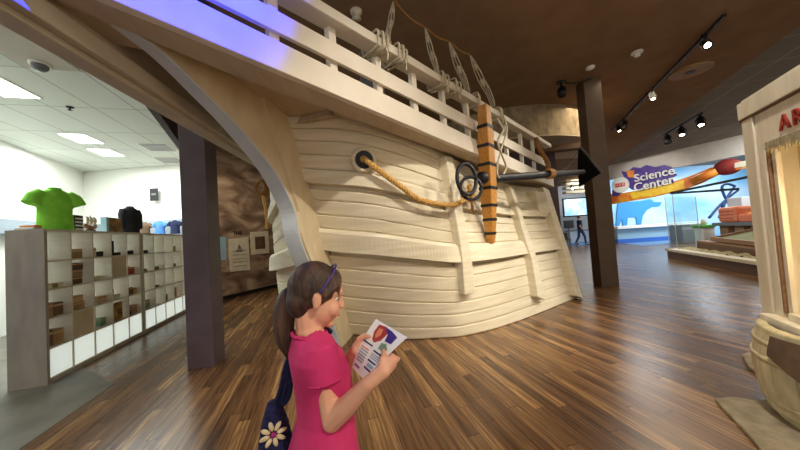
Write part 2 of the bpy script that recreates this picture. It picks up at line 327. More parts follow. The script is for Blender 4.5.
# mural wall
MD = V((0.382, 0.924, 0)); MN = V((0.924, -0.382, 0)); m0 = V((-5.42, 7.6, 0))
b = MB(); b.obox(m0 - MN * .15, MD * 6, MN * .15, Z * 4.9); struct(b.build('wall_mural', 'mural'))
b = MB(); b.obox(m0 - MN * .16, MD * 6, MN * .19, Z * .1); struct(b.build('baseboard_mural', 'dark'))
b = MB(); b.obox(m0 - MD * .02 - MN * .15, MD * .08, MN * .25, Z * 4.9); struct(b.build('trim_mural', 'beam'))
b = MB(); b.obox(m0 + MD * 6 - MN * .15, V((5.15, 9.0, 0)) - (m0 + MD * 6), V((.06, .2, 0)), Z * 4.9); struct(b.build('wall_back', 'column'))
# free-standing columns
b = MB(); b.obox(V((-2.77, 3.68, 0)), V((.315, .03, 0)), V((-.02, .27, 0)), Z * 4.9); struct(b.build('column_purple', 'column', bevel=.006))
q0, q1 = V((4.585, 6.98, 0)), V((4.90, 6.63, 0)); qd = q1 - q0
cA = az(577, 72, 4.9)
b = MB(); b.obox(V((4.535, 6.72, 0)), V((.37, -.05, 0)), V((.05, .38, 0)), Z * 4.9); struct(b.build('column_brown', 'columnbrown', bevel=.006))
# curved plaster drum under the ceiling
dc = V((4.0, 11.2, 0)); n = 40; ps = [dc + V((math.cos(a), math.sin(a), 0)) * 3.2 for a in [PI * 1.02 + PI * .96 * k / n for k in range(n + 1)]]
b = MB(); b.grid([[p + Z * 4.02 for p in ps], [p + Z * 4.9 for p in ps]]); struct(b.build('trim_drum', 'drum', smooth=True))
b = MB(); b.prism([p + Z * 4.0 for p in ps], Z * .02); struct(b.build('ceiling_drum', 'soffit'))
b = MB(); b.obox(ay(540, 152, 8.6), V((1.6, -.3, .0)), V((.1, .3, 0)), Z * .16); struct(b.build('trim_beam', 'bulk'))
# header, blue mural and far room
H0, H1 = az(606, 166, 5.02), az(740, 135, 5.02); HD = (H1 - H0).normalized(); HN = V((HD.y, -HD.x, 0))
if HN.dot(V((0, 0, 5)) - H0) < 0: HN = -HN
hz = ay(612, 180, H0.y).z
b = MB(); b.obox(V((H0.x, H0.y, hz)) - HD * .3, HD * ((H1 - H0).length + 3), -HN * .2, Z * (5.02 - hz)); struct(b.build('wall_header', 'header'))
b = MB(); b.obox(V((14.4, 20.5, 0)), V((24, 0, 0)), V((0, .1, 0)), Z * 5.02); struct(b.build('wall_blue', 'skymural'))
b = MB(); b.obox(V((9, 26, 0)), V((9, 0, 0)), V((0, .1, 0)), Z * 5.0); struct(b.build('wall_far', 'farwhite'))
for k in range(4):
    b = MB(); b.obox(ay(566, 181 + k * 4.2, 22), V((2.2, 0, 0)), V((0, .5, 0)), Z * .18); struct(b.build('trim_%d' % (k + 1), 'creambeam'))
b = MB(); b.prism([az(560, 239.5, .004), az(594, 239, .004), az(594, 245.5, .004), az(560, 246, .004)], Z * .004); struct(b.build('floor_blue', 'bluefloor'))
b = MB(); b.prism([V((13.4, 16.2, .004)), V((24, 16.5, .004)), V((24, 20.4, .004)), V((15, 20.4, .004))], Z * .004); struct(b.build('floor_rug', 'bluefloor'))
b = MB(); b.obox(V((-4.98, 3.38, 0)), V((.1, .02, 0)), V((0, .1, 0)), Z * 1.9); tag(b.build('post', 'dark', bevel=.004), 'black upright post at the left edge behind the shelf end', 'post')
# ================================================================== shop: shelf unit, goods, lights
CW, RH, SHH, SD = 0.385, 0.352, 1.86, 0.32
def sp(a, dep, z): return SH0 + SA * a - SB * 0 + SB * dep + Z * z
def shelf_unit(a0, ncol, label, name, endpanel):
    t = thing(name, label, 'shelf unit', sp(a0, .16, 0), 'cubby shelf units dividing the shop')
    W = ncol * CW; th = .018
    b = MB(); b.obox(sp(a0 - .02, -.01, SHH - .03), SA * (W + .04), SB * (SD + .03), Z * .03); b.build('top_board', 'shelf', t, bevel=.002)
    b = MB(); b.obox(sp(a0, 0, 0), SA * W, SB * SD, Z * .05); b.build('plinth', 'shelfend', t)
    for k in range(ncol + 1):
        w = .035 if k in (0, ncol) else th
        b = MB(); b.obox(sp(a0 + k * CW - (w / 2 if 0 < k < ncol else (0 if k == 0 else w)), 0, .05), SA * w, SB * SD, Z * (SHH - .08)); b.build('upright', 'shelfend' if k == 0 and endpanel else 'shelf', t)
    for r in range(5):
        b = MB(); b.obox(sp(a0 + .03, .002, .05 + r * RH), SA * (W - .06), SB * (SD - .004), Z * th); b.build('shelf_board', 'shelf', t)
    b = MB(); b.obox(sp(a0 + .02, SD - .02, .05), SA * (W - .04), SB * .006, Z * (SHH - .08)); b.build('back_panel', 'frostglow', t)
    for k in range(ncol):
        b = MB(); b.obox(sp(a0 + k * CW + .02, .004, .07), SA * (CW - .04), SB * .008, Z * (RH - .02)); b.build('door', 'frostglow', t, bevel=.002)
    return t
u1 = shelf_unit(0.0, 5, 'white cubby shelf nearest the camera, five columns wide, beside the purple-brown column', 'display_shelf', True)
b = MB(); b.obox(sp(-.022, -.012, 0), SA * .02, SB * (SD + .04), Z * SHH); b.build('end_panel', 'shelfend', u1, bevel=.002)
u2 = shelf_unit(5 * CW + .055, 5, 'white cubby shelf farther from the camera, partly behind the purple-brown column', 'display_shelf', False)
for c, r, u in ((3, 3, u1), (1, 1, u1), (0, 1, u1)):
    if (c, r) == (0, 1): continue
    b = MB(); b.obox(sp(c * CW + .02, .006, .07 + r * RH), SA * (CW - .04), SB * .008, Z * (RH - .02)); b.build('door', 'beigepanel', u)
def rowz(r): return .05 + .018 + (5 - r) * RH           # r = 1 is the top row
def col(c): return c * CW + (.055 if c >= 5 else 0)
def carton(c, r, a, w, h, d, m, label, z=0, cat='box', name='carton', lid=True, dep=.06):
    p = sp(col(c) + a, dep, rowz(r) + z + .001); t = thing(name, label, cat, p, 'goods in the cubby shelves')
    b = MB(); b.obox(p, SA * w, SB * d, Z * h); b.build('box_body', m, t, bevel=.004)
    if lid:
        b = MB(); b.obox(p + Z * h * .72 - SB * .003, SA * w * .98 + SA * .001, SB * .003, Z * h * .16); b.build('band', 'cardtan' if m != 'cardtan' else 'card', t)
    return t
ORD = ['first', 'second', 'third', 'fourth', 'fifth', 'sixth', 'seventh', 'eighth', 'ninth']
RW = {1: 'top', 2: 'second', 3: 'third', 4: 'fourth'}
def where(c, r): return '%s row, %s column of cubbies' % (RW[r], ORD[c])
carton(1, 1, .06, .22, .13, .16, 'card', 'wide brown carton in the ' + where(1, 1))
for k in range(3): carton(1, 2, .05 + .01 * k, .22, .095, .16, ('carddark', 'card', 'carddark')[k], '%s carton of the brown stack, %s' % (('lowest', 'middle', 'topmost')[k], where(1, 2)), z=.097 * k)
carton(0, 3, .05, .13, .17, .14, 'card', 'left brown carton of the pair, ' + where(0, 3)); carton(0, 3, .19, .14, .16, .14, 'carddark', 'right dark brown carton of the pair, ' + where(0, 3))
carton(0, 4, .03, .14, .19, .16, 'carddark', 'left dark brown carton of the pair, ' + where(0, 4)); carton(0, 4, .175, .15, .18, .16, 'card', 'right brown carton of the pair, ' + where(0, 4))
carton(1, 3, .04, .26, .1, .16, 'card', 'lower long brown carton, ' + where(1, 3)); carton(1, 3, .07, .2, .09, .13, 'cardtan', 'upper tan carton on the long one, ' + where(1, 3), z=.102)
for k in range(3): carton(0, 2, .12 + .075 * k, .06, .06, .06, 'cream' if k != 1 else 'olive', '%s small keepsake box, %s' % (('left', 'middle', 'right')[k], where(0, 2)), lid=True)
carton(2, 1, .04, .12, .14, .1, 'cream', 'cream keepsake box beside a black model, ' + where(2, 1)); carton(2, 1, .19, .12, .08, .1, 'dark', 'small black model box, ' + where(2, 1), lid=False)
carton(3, 1, .04, .13, .24, .14, 'dark', 'tall black box, ' + where(3, 1), lid=False); carton(3, 1, .19, .14, .05, .1, 'dark', 'flat black box beside the tall one, ' + where(3, 1), lid=False)
carton(4, 1, .04, .07, .12, .08, 'dark', 'small upright black box, ' + where(4, 1), lid=False); carton(4, 1, .13, .16, .07, .1, 'dark', 'low black box, ' + where(4, 1), lid=False)
for k in range(3): carton(2, 2, .03 + .11 * k, .095, .05 + .015 * (k % 2), .1, 'cream', '%s low cream dish box, %s' % (('left', 'middle', 'right')[k], where(2, 2)), lid=False)
for k in range(2): carton(4, 2, .05 + .13 * k, .12, .14 - .02 * k, .12, 'redbox', '%s red carton, %s' % (('left', 'right')[k], where(4, 2)))
carton(2, 3, .03, .08, .06, .08, 'carddark', 'little dark carton at left, ' + where(2, 3)); carton(2, 3, .18, .17, .1, .12, 'cardtan', 'tan carton at right, ' + where(2, 3))
carton(3, 3, .03, .1, .16, .1, 'card', 'upright brown carton, ' + where(3, 3)); carton(3, 3, .15, .13, .07, .1, 'cream', 'low cream carton, ' + where(3, 3))
for k in range(3): carton(4, 3, .03 + .115 * k, .1, .1 + .02 * (k % 2), .1, ('card', 'carddark', 'cardtan')[k], '%s brown carton of the row of three, %s' % (('left', 'middle', 'right')[k], where(4, 3)))
carton(2, 4, .03, .06, .06, .06, 'card', 'tiny brown carton, ' + where(2, 4)); carton(2, 4, .2, .13, .12, .1, 'greenbox', 'green carton, ' + where(2, 4))
carton(3, 4, .03, .3, .28, .05, 'ochre', 'large dark ochre picture standing upright, ' + where(3, 4), cat='picture', name='framed_picture', lid=False)
for k in range(2): carton(4, 4, .03 + .16 * k, .15, .13 + .02 * k, .12, ('carddark', 'card')[k], '%s brown carton, %s' % (('left', 'right')[k], where(4, 4)))
carton(5, 1, .05, .26, .06, .12, 'dark', 'flat black box, ' + where(5, 1), lid=False); carton(8, 1, .08, .2, .12, .1, 'olive', 'olive carton, ' + where(8, 1))
carton(5, 2, .05, .2, .06, .1, 'card', 'flat brown carton, ' + where(5, 2)); carton(6, 2, .05, .25, .07, .1, 'olive', 'flat olive carton, ' + where(6, 2)); carton(8, 2, .05, .2, .07, .1, 'carddark', 'flat dark carton, ' + where(8, 2))
carton(6, 3, .05, .24, .035, .1, 'carddark', 'thin dark carton, ' + where(6, 3)); carton(5, 4, .05, .26, .16, .1, 'greenbox', 'green carton, ' + where(5, 4))
carton(7, 4, .06, .16, .14, .1, 'olive', 'olive carton, ' + where(7, 4)); carton(8, 4, .05, .2, .22, .1, 'orangebrown', 'orange-brown carton, ' + where(8, 4))
# --- goods on top of the shelf
def shirt(loc, face, s, m, name, label, neckm, sleeve=True, hook=False, group=None, droop=False, wk=1.0):
    t = thing(name, label, 'shirt', loc, group); f = V(face).normalized(); l = Z.cross(f); L = lambda x, y, z: V(loc) + f * x * s + l * y * s + Z * z * s
    b = MB(); secs = []
    for z, w, d in ((0, .245, .10), (.12, .235, .105), (.3, .225, .11), (.42, .235, .115), (.5, .225, .10), (.555, .17, .08), (.585, .10, .065), (.6, .07, .055)):
        secs.append((L(0, 0, z), l * w * s * .8, f * d * s))
    b.loft(secs, 24)
    if sleeve:
        for q in (-1, 1): b.tube([L(0, .13 * q, .53), L(.01, .205 * q, .475), L(.02, .25 * q, .36)] if not droop else [L(0, .14 * q, .53), L(.01, .185 * q, .42), L(.02, .195 * q, .1)], [.07 * s, .082 * s, .09 * s] if not droop else [.07 * s, .065 * s, .05 * s], 12)
    body = b.build('shirt_body', m, t, remesh=.014 * s, post=3)
    b = MB(); b.lathe([(.062 * s, -.012 * s), (.07 * s, 0), (.062 * s, .012 * s)], L(0, 0, .6), 20, (0, 0, 1), False); b.build('collar', neckm, t, smooth=True)
    if hook:
        b = MB(); b.tube(smooth_path([L(0, 0, .6), L(0, 0, .66), L(0, .03, .70), L(0, .0, .73), L(0, -.03, .71)]), .006 * s, 6); b.build('hanger_hook', 'white', t)
    return t
topz = SHH + .001
shirt(ay(49, 229, 4.05) * 1 + V((0, 0, 0)) if False else sp(.36, .14, topz), (0.97, -.25, 0), .92, 'green', 'tee_shirt', 'lime green tee shirt on a torso form on top of the shelf', 'green')
shirt(sp(1.98, .17, topz), (0.99, -.12, 0), .82, 'blackcloth', 'sweat_shirt', 'black long-sleeved shirt on a white hanger form on top of the shelf', 'blackcloth', True, True, None, True)
t = thing('book', 'black and white patterned book standing right of the green shirt', 'book', sp(.65, .14, topz)); b = MB(); b.obox(sp(.64, .12, topz), SA * .15, SB * .03, Z * .23); b.build('cover', 'dark', t)
b = MB(); [b.obox(sp(.65, .117, topz + .02 + .05 * j), SA * .13, SB * .003, Z * .022) for j in range(1)]; b.build('cover_stripe', 'white', t)
for j in range(1, 4): b = MB(); b.obox(sp(.65, .117, topz + .02 + .05 * j), SA * .13, SB * .003, Z * .022); b.build('cover_stripe', 'white', t)
t = thing('model_ship', 'small wooden model sailing ship on top of the shelf', 'model', sp(.98, .15, topz)); b = MB()
b.loft([(sp(.86 + .02 * k, .15, topz + .06 + .012 * abs(k - 6) ** 1.3 * .25), SB * (.008 + .035 * math.sin(PI * min(1, (k + .6) / 12.5))), Z * .035) for k in range(13)], 12); b.build('hull', 'woodmid', t, smooth=True)
b = MB(); b.obox(sp(.91, .13, topz), SA * .14, SB * .04, Z * .035); b.build('stand', 'wooddark', t)
for i, x in enumerate((.91, .98, 1.05)):
    b = MB(); b.tube([sp(x, .15, topz + .06), sp(x, .15, topz + .25 - .02 * abs(i - 1))], .004, 6); b.build('mast', 'wooddark', t)
    b = MB(); b.grid([[sp(x - .03 + .06 * j, .15 - .02 * math.sin(PI * q / 5), topz + .11 + .12 * q / 5) for j in (0, 1)] for q in range(6)]); b.build('sail', 'cream', t)
t = thing('boxed_game', 'picture box with a blue spine standing between model ship and black shirt', 'box', sp(1.42, .15, topz)); b = MB(); b.obox(sp(1.27, .12, topz), SA * .36, SB * .08, Z * .25); b.build('box_body', 'bluepaper', t, bevel=.003)
b = MB(); b.obox(sp(1.33, .116, topz + .01), SA * .29, SB * .004, Z * .23); b.build('picture', 'ochre', t)
for a in (0, 1):
    b = MB(); b.tube([sp(1.42 + .12 * a, .113, topz + .14), sp(1.42 + .12 * a, .117, topz + .14)], .045, 16, hint=(0, 0, 1)); b.build('emblem', 'woodmid', t)
t = thing('folded_cloth', 'orange and white folded cloth lying left of the green shirt', 'cloth', sp(.1, .18, topz)); b = MB(); b.obox(sp(.0, .1, topz), SA * .13, SB * .18, Z * .03); b.build('lower_fold', 'white', t, bevel=.01)
b = MB(); b.obox(sp(.02, .1, topz + .03), SA * .09, SB * .15, Z * .025); b.build('upper_fold', 'signorange', t, bevel=.008)
for i, (px, m, lb) in enumerate(((146, 'carddark', 'dark patterned shirt hanging on the back wall, left of the blue one'), (161, 'bluecloth', 'bright blue shirt hanging on the back wall'), (176, 'navycloth', 'navy shirt hanging on the back wall right of the blue one'))):
    p = ay(px, 250, 8.05); shirt(V((p.x, 8.05, 1.95)), (0.2, -1, 0), .62, m, 'hanging_shirt', lb, m, True, True, 'shirts on the slatted wall')
t = thing('wall_sign', 'small dark grey sign on the white shop wall', 'sign', ay(153.5, 195, 8.36)); p = ay(150, 201, 8.34); b = MB(); b.obox(p, V((.23, 0, 0)), V((0, .02, 0)), Z * .36); b.build('sign_board', 'dark', t)
b = MB(); b.obox(p + V((.05, -.004, .16)), V((.13, 0, 0)), V((0, .004, 0)), Z * .06); b.build('lettering_line', 'grey', t)
# --- ceiling fittings
def panel(px, label):
    c = sum((az(x, y, 3.998) for x, y in px), V()) / 4; w = .46; L_ = .62
    t = thing('ceiling_light', label, 'light', c, 'recessed ceiling lights in the shop')
    b = MB(); b.box(c - Z * .004, (L_, w, .012), PL); b.build('frame', 'white', t)
    b = MB(); b.box(c - Z * .012, (L_ - .05, w - .05, .006), PL); b.build('diffuser', 'lightpanel', t)
    return c
LP = [panel([(-20, 79), (3, 79), (29, 95), (-3, 95)], 'bright ceiling light panel cut by the left edge of the photo'), panel([(57, 133), (88, 134), (104, 143), (77, 143)], 'bright ceiling light panel in the middle of the white ceiling'), panel([(88, 149), (112, 149), (125, 155), (99, 156)], 'bright ceiling light panel farthest back, nearest the corner')]
def vent(px, py, label):
    c = az(px, py, 3.998); t = thing('air_vent', label, 'vent', c, 'ceiling vents in the shop')
    b = MB(); b.box(c - Z * .006, (.62, .62, .014), PL); b.build('frame', 'white', t)
    for k in range(6):
        b = MB(); b.box(c - Z * .016 + PL * (-.25 + .1 * k), (.04, .54, .008), PL); b.build('slat', 'grey', t)
vent(158, 147, 'square ceiling vent nearer the column edge'); vent(170, 160, 'square ceiling vent behind the first, next to the column')
c = az(40, 63, 3.998); t = thing('camera_dome', 'grey dome fixture on the white ceiling', 'camera', c); b = MB(); b.lathe([(.10, 0), (.10, -.03), (.085, -.035)], c, 20); b.build('base', 'white', t, True)
b = MB(); b.lathe([(.08, -.03), (.075, -.07), (.05, -.1), (.0, -.11)], c, 20); b.build('dome', 'grey', t, True)
c = az(70, 107, 3.998); t = thing('sprinkler', 'small dark sprinkler head on the white ceiling', 'sprinkler', c); b = MB(); b.lathe([(.05, 0), (.05, -.012), (.015, -.02), (.015, -.05), (.035, -.055), (.0, -.06)], c, 14); b.build('head', 'dark', t, True)
c = az(12, 42, 3.998) ; t = thing('ceiling_hatch', 'pale grey access hatch in the ceiling at upper left', 'hatch', c); b = MB(); b.box(c - Z * .004, (1.1, .55, .01), PL); b.build('hatch_panel', 'header', t)
# --- papers on the mural wall
def paperon(px, m, label, inner=None, name='notice'):
    P = [apl(x, y, m0 + MN * .012, MN) for x, y in px]; c = sum(P, V()) / len(P); t = thing(name, label, 'notice', c, 'papers on the mural wall')
    b = MB(); b.prism(P, MN * .012); b.build('sheet' if name == 'notice' else 'frame', m, t)
    if inner:
        Q = [c + (p - c) * inner[1] + MN * .016 for p in P]; b = MB(); b.prism(Q, MN * .004); b.build('picture', inner[0], t)
    return t, P
t, P = paperon([(215, 237), (226, 237), (226, 260), (215, 261)], 'bluepaper', 'pale blue paper notice on the mural wall')
t, P = paperon([(228, 239), (248, 237), (250, 270), (230, 272)], 'parchment', 'tall parchment poster with a small ship drawing on the mural wall')
def on(P, u, v): return P[0].lerp(P[1], u).lerp(P[3].lerp(P[2], u), v) + MN * .016
b = MB()
for v in (.38, .5, .62, .72, .84): b.prism([on(P, .15, v), on(P, .85, v), on(P, .85, v + .012), on(P, .15, v + .012)], MN * .003)
b.prism([on(P, .3, .36), on(P, .7, .36), on(P, .62, .42), on(P, .36, .42)], MN * .003); b.prism([on(P, .48, .2), on(P, .52, .2), on(P, .62, .34), on(P, .4, .34)], MN * .003); b.build('drawing', 'grey', t)
paperon([(250, 232), (268, 231), (269, 253), (251, 255)], 'parchment', 'small framed picture with a dark image, beside the ship', ('carddark', .55), 'framed_picture')
tp = apl(232, 233.5, m0 + MN * .012, MN); tt = text('lettering', 'THE', 'dark', None, tp + MD * .18, MD, Z, .17, .006); tag(tt, 'dark word lettered on the mural above the notices', 'lettering')
# ================================================================== the ship
ship = thing('ship', 'big cream-painted wooden ship bow with planked hull, railed deck and curved stem', 'ship', (1.2, 5.2, 0))
FA, FB = V((-0.63, 2.0, 2.62)), V((4.01, 7.41, 2.47)); FD = V((FB.x - FA.x, FB.y - FA.y, 0)); FLn = FD.length; FD.normalize(); FN = V((FD.y, -FD.x, 0))   # FN points outboard
def fp(s, off=0, z=0): return V((FA.x, FA.y, 0)) + FD * s + FN * off + Z * z
def onf(px, py, off=0): return apl(px, py, V((FA.x, FA.y, 0)) + FN * off, FN)
def fs(p): return (p - V((FA.x, FA.y, 0))).dot(FD)
S0, S1 = -1.62, FLn
def fz(s): return 2.64 - .022 * s if s < 0 else 2.64 - .024 * s
zb0, zb1 = fz(S0), fz(S1)
b = MB(); b.prism([fp(S0, 0, zb0), fp(S1, 0, zb1), fp(S1, 0, zb1 + .225), fp(S0, 0, zb0 + .2)], -FN * .06); b.build('deck_edge_board', 'paintrail', ship, bevel=.006)
# deck slab / soffit
def dr(s): return .20 - .19 * max(0, min(1, (s - .5) / 5))
b = MB(); b.prism([fp(S0, -.06, fz(S0)), fp(S1, -.06, fz(S1)), fp(S1, -.1, fz(S1)), fp(2.5, -.26, fz(2.5)), fp(-.4, -.26, fz(-.4)), fp(S0, -.12, fz(S0))], Z * .03); b.build('deck_clamp', 'soffit', ship)
PT = [az(-20, -4, 2.5), az(120, 82, 2.5), az(236, 150, 2.5)]
tip = fp(S0, -.05); pb0 = V((PT[0].x, PT[0].y, 0)); pb1 = V((PT[2].x, PT[2].y, 0)); pbd = (pb1 - pb0).normalized()
poly_s = [fp(S0 + .1, -.05), fp(5.5, -.05), fp(S1, -.05), fp(S1, -2.4), pb1 + pbd * 1.2, pb1, pb0]
b = MB(); b.prism([V((p.x, p.y, fz(fs(p)) + dr(fs(p)))) for p in poly_s], Z * .06); b.build('deck', 'soffit', ship)
b = MB(); b.obox(V((pb0.x, pb0.y, 2.5)) - pbd * .6, pbd * ((pb1 - pb0).length + 1.6), V((-.11, 0, 0)), Z * .42); b.build('port_edge_board', 'beam', ship, bevel=.01)
b = MB(); b.obox(V((pb0.x, pb0.y, 2.53)) - pbd * .6 + V((.05, 0, 0)), pbd * ((pb1 - pb0).length + 1.6), V((-.05, 0, 0)), Z * .1); b.build('port_batten', 'beam', ship, bevel=.006)
# rails
def railz(s, l): (a, za), (c, zc) = l; return za + (zc - za) * (s - a) / (c - a)
MBt, MTp = [(0, 2.915), (6.5, 2.93)], [(0, 3.065), (6.5, 3.10)]
TB, TT = [(.5, 3.215), (6.7, 3.45)], [(.5, 3.40), (6.7, 3.60)]
s0, s1 = S0 + .05, S1 - .15
b = MB(); b.prism([fp(s0, -.01, railz(s0, MBt)), fp(s1, -.01, railz(s1, MBt)), fp(s1, -.01, railz(s1, MTp)), fp(s0, -.01, railz(s0, MTp))], -FN * .035); b.build('mid_rail', 'paintrail', ship, bevel=.004)
b = MB(); b.prism([fp(s0, .05, railz(s0, TB)), fp(s1, .05, railz(s1, TB)), fp(s1, .05, railz(s1, TB) + .085), fp(s0, .05, railz(s0, TB) + .085)], -FN * .16); b.build('top_rail', 'paintrail', ship, bevel=.008)
pp = [fs(onf(x, y)) for x, y in [(278, 38), (338, 68), (384, 90), (420, 110), (449, 124), (473, 135), (495, 148), (511, 155), (526, 163), (538, 170)]]
for s in [-1.35, -.78] + pp:
    if s > s1: continue
    b = MB(); b.obox(fp(s - .036, -.045, fz(s) + .18), FD * .072, -FN * .06, Z * (railz(s, TB) - fz(s) - .18)); b.build('rail_post', 'paintrail', ship, bevel=.004)
# --- starboard hull: stations from stem (0) to end (1)
BP = [az(x, y, 0) for x, y in [(353, 335), (400, 339.5), (437, 338.5), (466, 336), (505, 326), (543, 312), (577, 298)]]
TPx = [(286, 116, 2.80), (345, 117, 2.80), (395, 130, 2.74), (440, 151, 2.64), (476, 170, 2.55), (508, 184, 2.47), (541, 188, 2.42)]
TPt = [az(*q) for q in TPx]
BU = [.0, .05, .09, .1, .1, .07, .02]
def interp(L, u):
    u = max(0, min(.99999, u)) * (len(L) - 1); i = int(u); t = u - i
    a, c = L[max(i - 1, 0)], L[min(i + 2, len(L) - 1)]; p, q = L[i], L[i + 1]
    return .5 * ((2 * p) + (q - a) * t + (2 * a - 5 * p + 4 * q - c) * t * t + (3 * p - a - 3 * q + c) * t ** 3)
def hull(u, v, off=0):
    B, T, bu = interp(BP, u), interp(TPt, u), interp(BU, u)
    warp = max(0, 1 - u / .5) ** 1.4 * .36; g = v + warp * v * (1 - v)
    e = .01; tn = (interp(BP, min(u + e, 1)) - interp(BP, max(u - e, 0))) * (1 - g) + (interp(TPt, min(u + e, 1)) - interp(TPt, max(u - e, 0))) * g
    n = V((tn.y, -tn.x, 0)).normalized(); n = (n + Z * .05 * (g - .3)).normalized()
    return B.lerp(T, g) + n * (bu * 4 * g * (1 - g) * .6 + off)
def hull_n(u, v):
    a = hull(min(u + .01, 1), v) - hull(max(u - .01, 0), v); c = hull(u, min(v + .02, 1)) - hull(u, max(v - .02, 0)); n = a.cross(c).normalized()
    return n if n.y < 0 or n.x > .5 else -n
seams = [0, .06, .125, .19, .255, .325, .405, .505, .565, .63, .70, .765, .83, .89, .945, 1.0]
def plank_rows(seams, wales):
    rows = []
    for i, (a, c) in enumerate(zip(seams, seams[1:])):
        o = .105 if i in wales and i < 8 else (.06 if i in wales else 0.0)
        if i in wales:
            rows += [(a - .021, -.08), (a - .003, -.08), (a + .0005, o), (c - .02, o * .75), (c - .004, o * .5 - .004), (c - .0001, -.022)]; continue
        e = .022 if i + 1 in wales else 0
        rows += [(a + .0001, o - .022), (a + .0035, o - .004), (a + .009, o), (c - .006 - e, o), (c - .003 - e, o - .004), (c - .0001 - e, o - .022)]
    return rows
rows = plank_rows(seams, (6, 10))
NU = 72
b = MB(); b.grid([[hull(k / NU, v, o) for k in range(NU + 1)] for v, o in rows]); b.build('hull_planking', 'paint', ship)
b = MB(); b.grid([[hull(k / NU, v, -.1) for k in range(NU + 1)] for v in [j / 20 for j in range(21)]]); b.build('hull_backing', 'paintbare', ship)
# closing panel at the cut end of the hull
b = MB(); e_ = [hull(1, j / 20, .0) for j in range(21)]; b.grid([e_, [p + V((-1.5, 1.8, 0)) for p in e_]]); b.build('end_panel', 'paintbare', ship)
# fender posts standing proud of the planking
def fender(path, w, name='fender_post', d=.1, vlow=0.2):
    secs = []
    for (x, y, u, v) in path:
        p = hull(u, v, .0); n = hull_n(u, v); n = V((n.x, n.y, n.z * .2)).normalized()
        secs.append((p, n))
    b = MB(); rings = []
    for i, (p, n) in enumerate(secs):
        d_ = (secs[min(i + 1, len(secs) - 1)][0] - secs[max(i - 1, 0)][0]).normalized(); q = d_.cross(n).normalized()
        rings.append([b.b.verts.new(p + q * a * w / 2 + n * c) for a, c in ((-1, -.05), (1, -.05), (1, d), (-1, d))])
    b._skin(rings, True); return b.build(name, 'paint', ship, bevel=.012)
def solve(px, py):                                   # where on the hull surface the photo point lies
    best = None; tgt = ray(px, py)
    for iu in range(0, 101):
        for iv in range(0, 51):
            p = hull(iu / 100, iv / 50) - V((0, 0, EYE)); a = p.dot(_fw); e = (p.dot(_rt) / a - (px - 400) / F) ** 2 + (p.dot(_up) / a - (225 - py) / F) ** 2
            if best is None or e < best[0]: best = (e, iu / 100, iv / 50)
    return best[1:]
def fpath(pts):
    A = [(x, y, *solve(x, y)) for x, y in pts]; o = []
    k = 5
    for (a, c) in zip(A, A[1:]): o += [tuple(a[i] + (c[i] - a[i]) * j / k for i in range(4)) for j in range(k)]
    return o + [A[-1]]
fender(fpath([(441, 158), (451, 205), (459, 250), (465, 293)]), .2, d=.12)
fender(fpath([(506, 188), (518, 228), (527, 260), (535, 299)]), .24, d=.13)
fender(fpath([(541, 190), (551, 222), (563, 260), (573, 297)]), .25, d=.14)
pa = hull(*solve(535, 205), .13); b = MB(); 
b.prism([pa + V((-.13, -.05, .28)), pa + V((.12, -.02, .25)), pa + V((.2, .0, -.2)), pa + V((.05, -.03, -.32)), pa + V((-.08, -.05, -.15))], V((-.12, .2, 0))); b.build('bracket_block', 'paint', ship, bevel=.01)
# hawse hole
hu = solve(365, 159); hp = hull(*hu, .0); hn = hull_n(*hu); hn = V((hn.x, hn.y, hn.z * .4)).normalized()
b = MB(); b.lathe([(.1, -.02), (.1, .07), (.112, .08), (.132, .074), (.142, .05), (.142, -.03)], hp, 32, hn, False); b.build('hawse_ring', 'paint', ship, smooth=True)
b = MB(); b.lathe([(.102, .05), (.001, .051)], hp, 28, hn, False); b.build('hawse_hole', 'dark', ship)
# --- stem: flat knee with arched front edge, and the post the planks end on
k0 = V((-0.875, 4.56, 0)); kc = V((-.1474, -.9891, 0)).normalized(); kn = V((.9891, -.1474, 0))      # kn points to starboard
def kp(x, y): return apl(x, y, k0, kn)
front = smooth_path([kp(x, y) for x, y in [(122, 19), (137, 31), (170, 58), (205, 92), (240, 128), (275, 171), (294, 208), (299, 233), (307, 256), (322, 290), (340, 343)]], 6)
front[-1].z = 0
ztop = lambda p: fz(fs(p)) + dr(fs(p))
front = [p for p in front if p.z < 2.70]
mid = [kp(x, y) for x, y in [(299, 233), (297, 212), (285, 174), (272, 139), (261, 111)]]
rab = [kp(x, y) for x, y in [(352, 335), (328, 255), (305, 180), (285, 114)]]
rab[0].z = 0
def clampz(l):
    o = []
    for p in l: o.append(V((p.x, p.y, min(p.z, ztop(p)))))
    return o
ie = min(range(len(front)), key=lambda i: (front[i] - mid[0]).length)
mid[-1].z = ztop(mid[-1]); rab[-1].z = ztop(rab[-1])
def kth(p): return max(.07, min(.26, .07 + (p.y - 1.6) * .062))
def tprism(pts, extra):
    b = MB(); a = [b.b.verts.new(p + kn * extra) for p in pts]; c = [b.b.verts.new(p - kn * kth(p)) for p in pts]; n = len(a)
    b.b.faces.new(a); b.b.faces.new(c[::-1])
    for i in range(n): b.b.faces.new([a[i], a[(i + 1) % n], c[(i + 1) % n], c[i]])
    return b
tprism(clampz(front[:ie + 1] + mid + [V((front[0].x, front[0].y, 0)) + Z * ztop(front[0])]), 0).build('stem_knee', 'paintbare', ship)
tprism(clampz(front[ie:] + rab + mid[::-1][:-1]), .03).build('stem_post', 'paintbare', ship)
K0 = kp(137, 31); b = MB(); pq_ = pb0 + pbd * ((K0.y - .03 - pb0.y) / pbd.y)
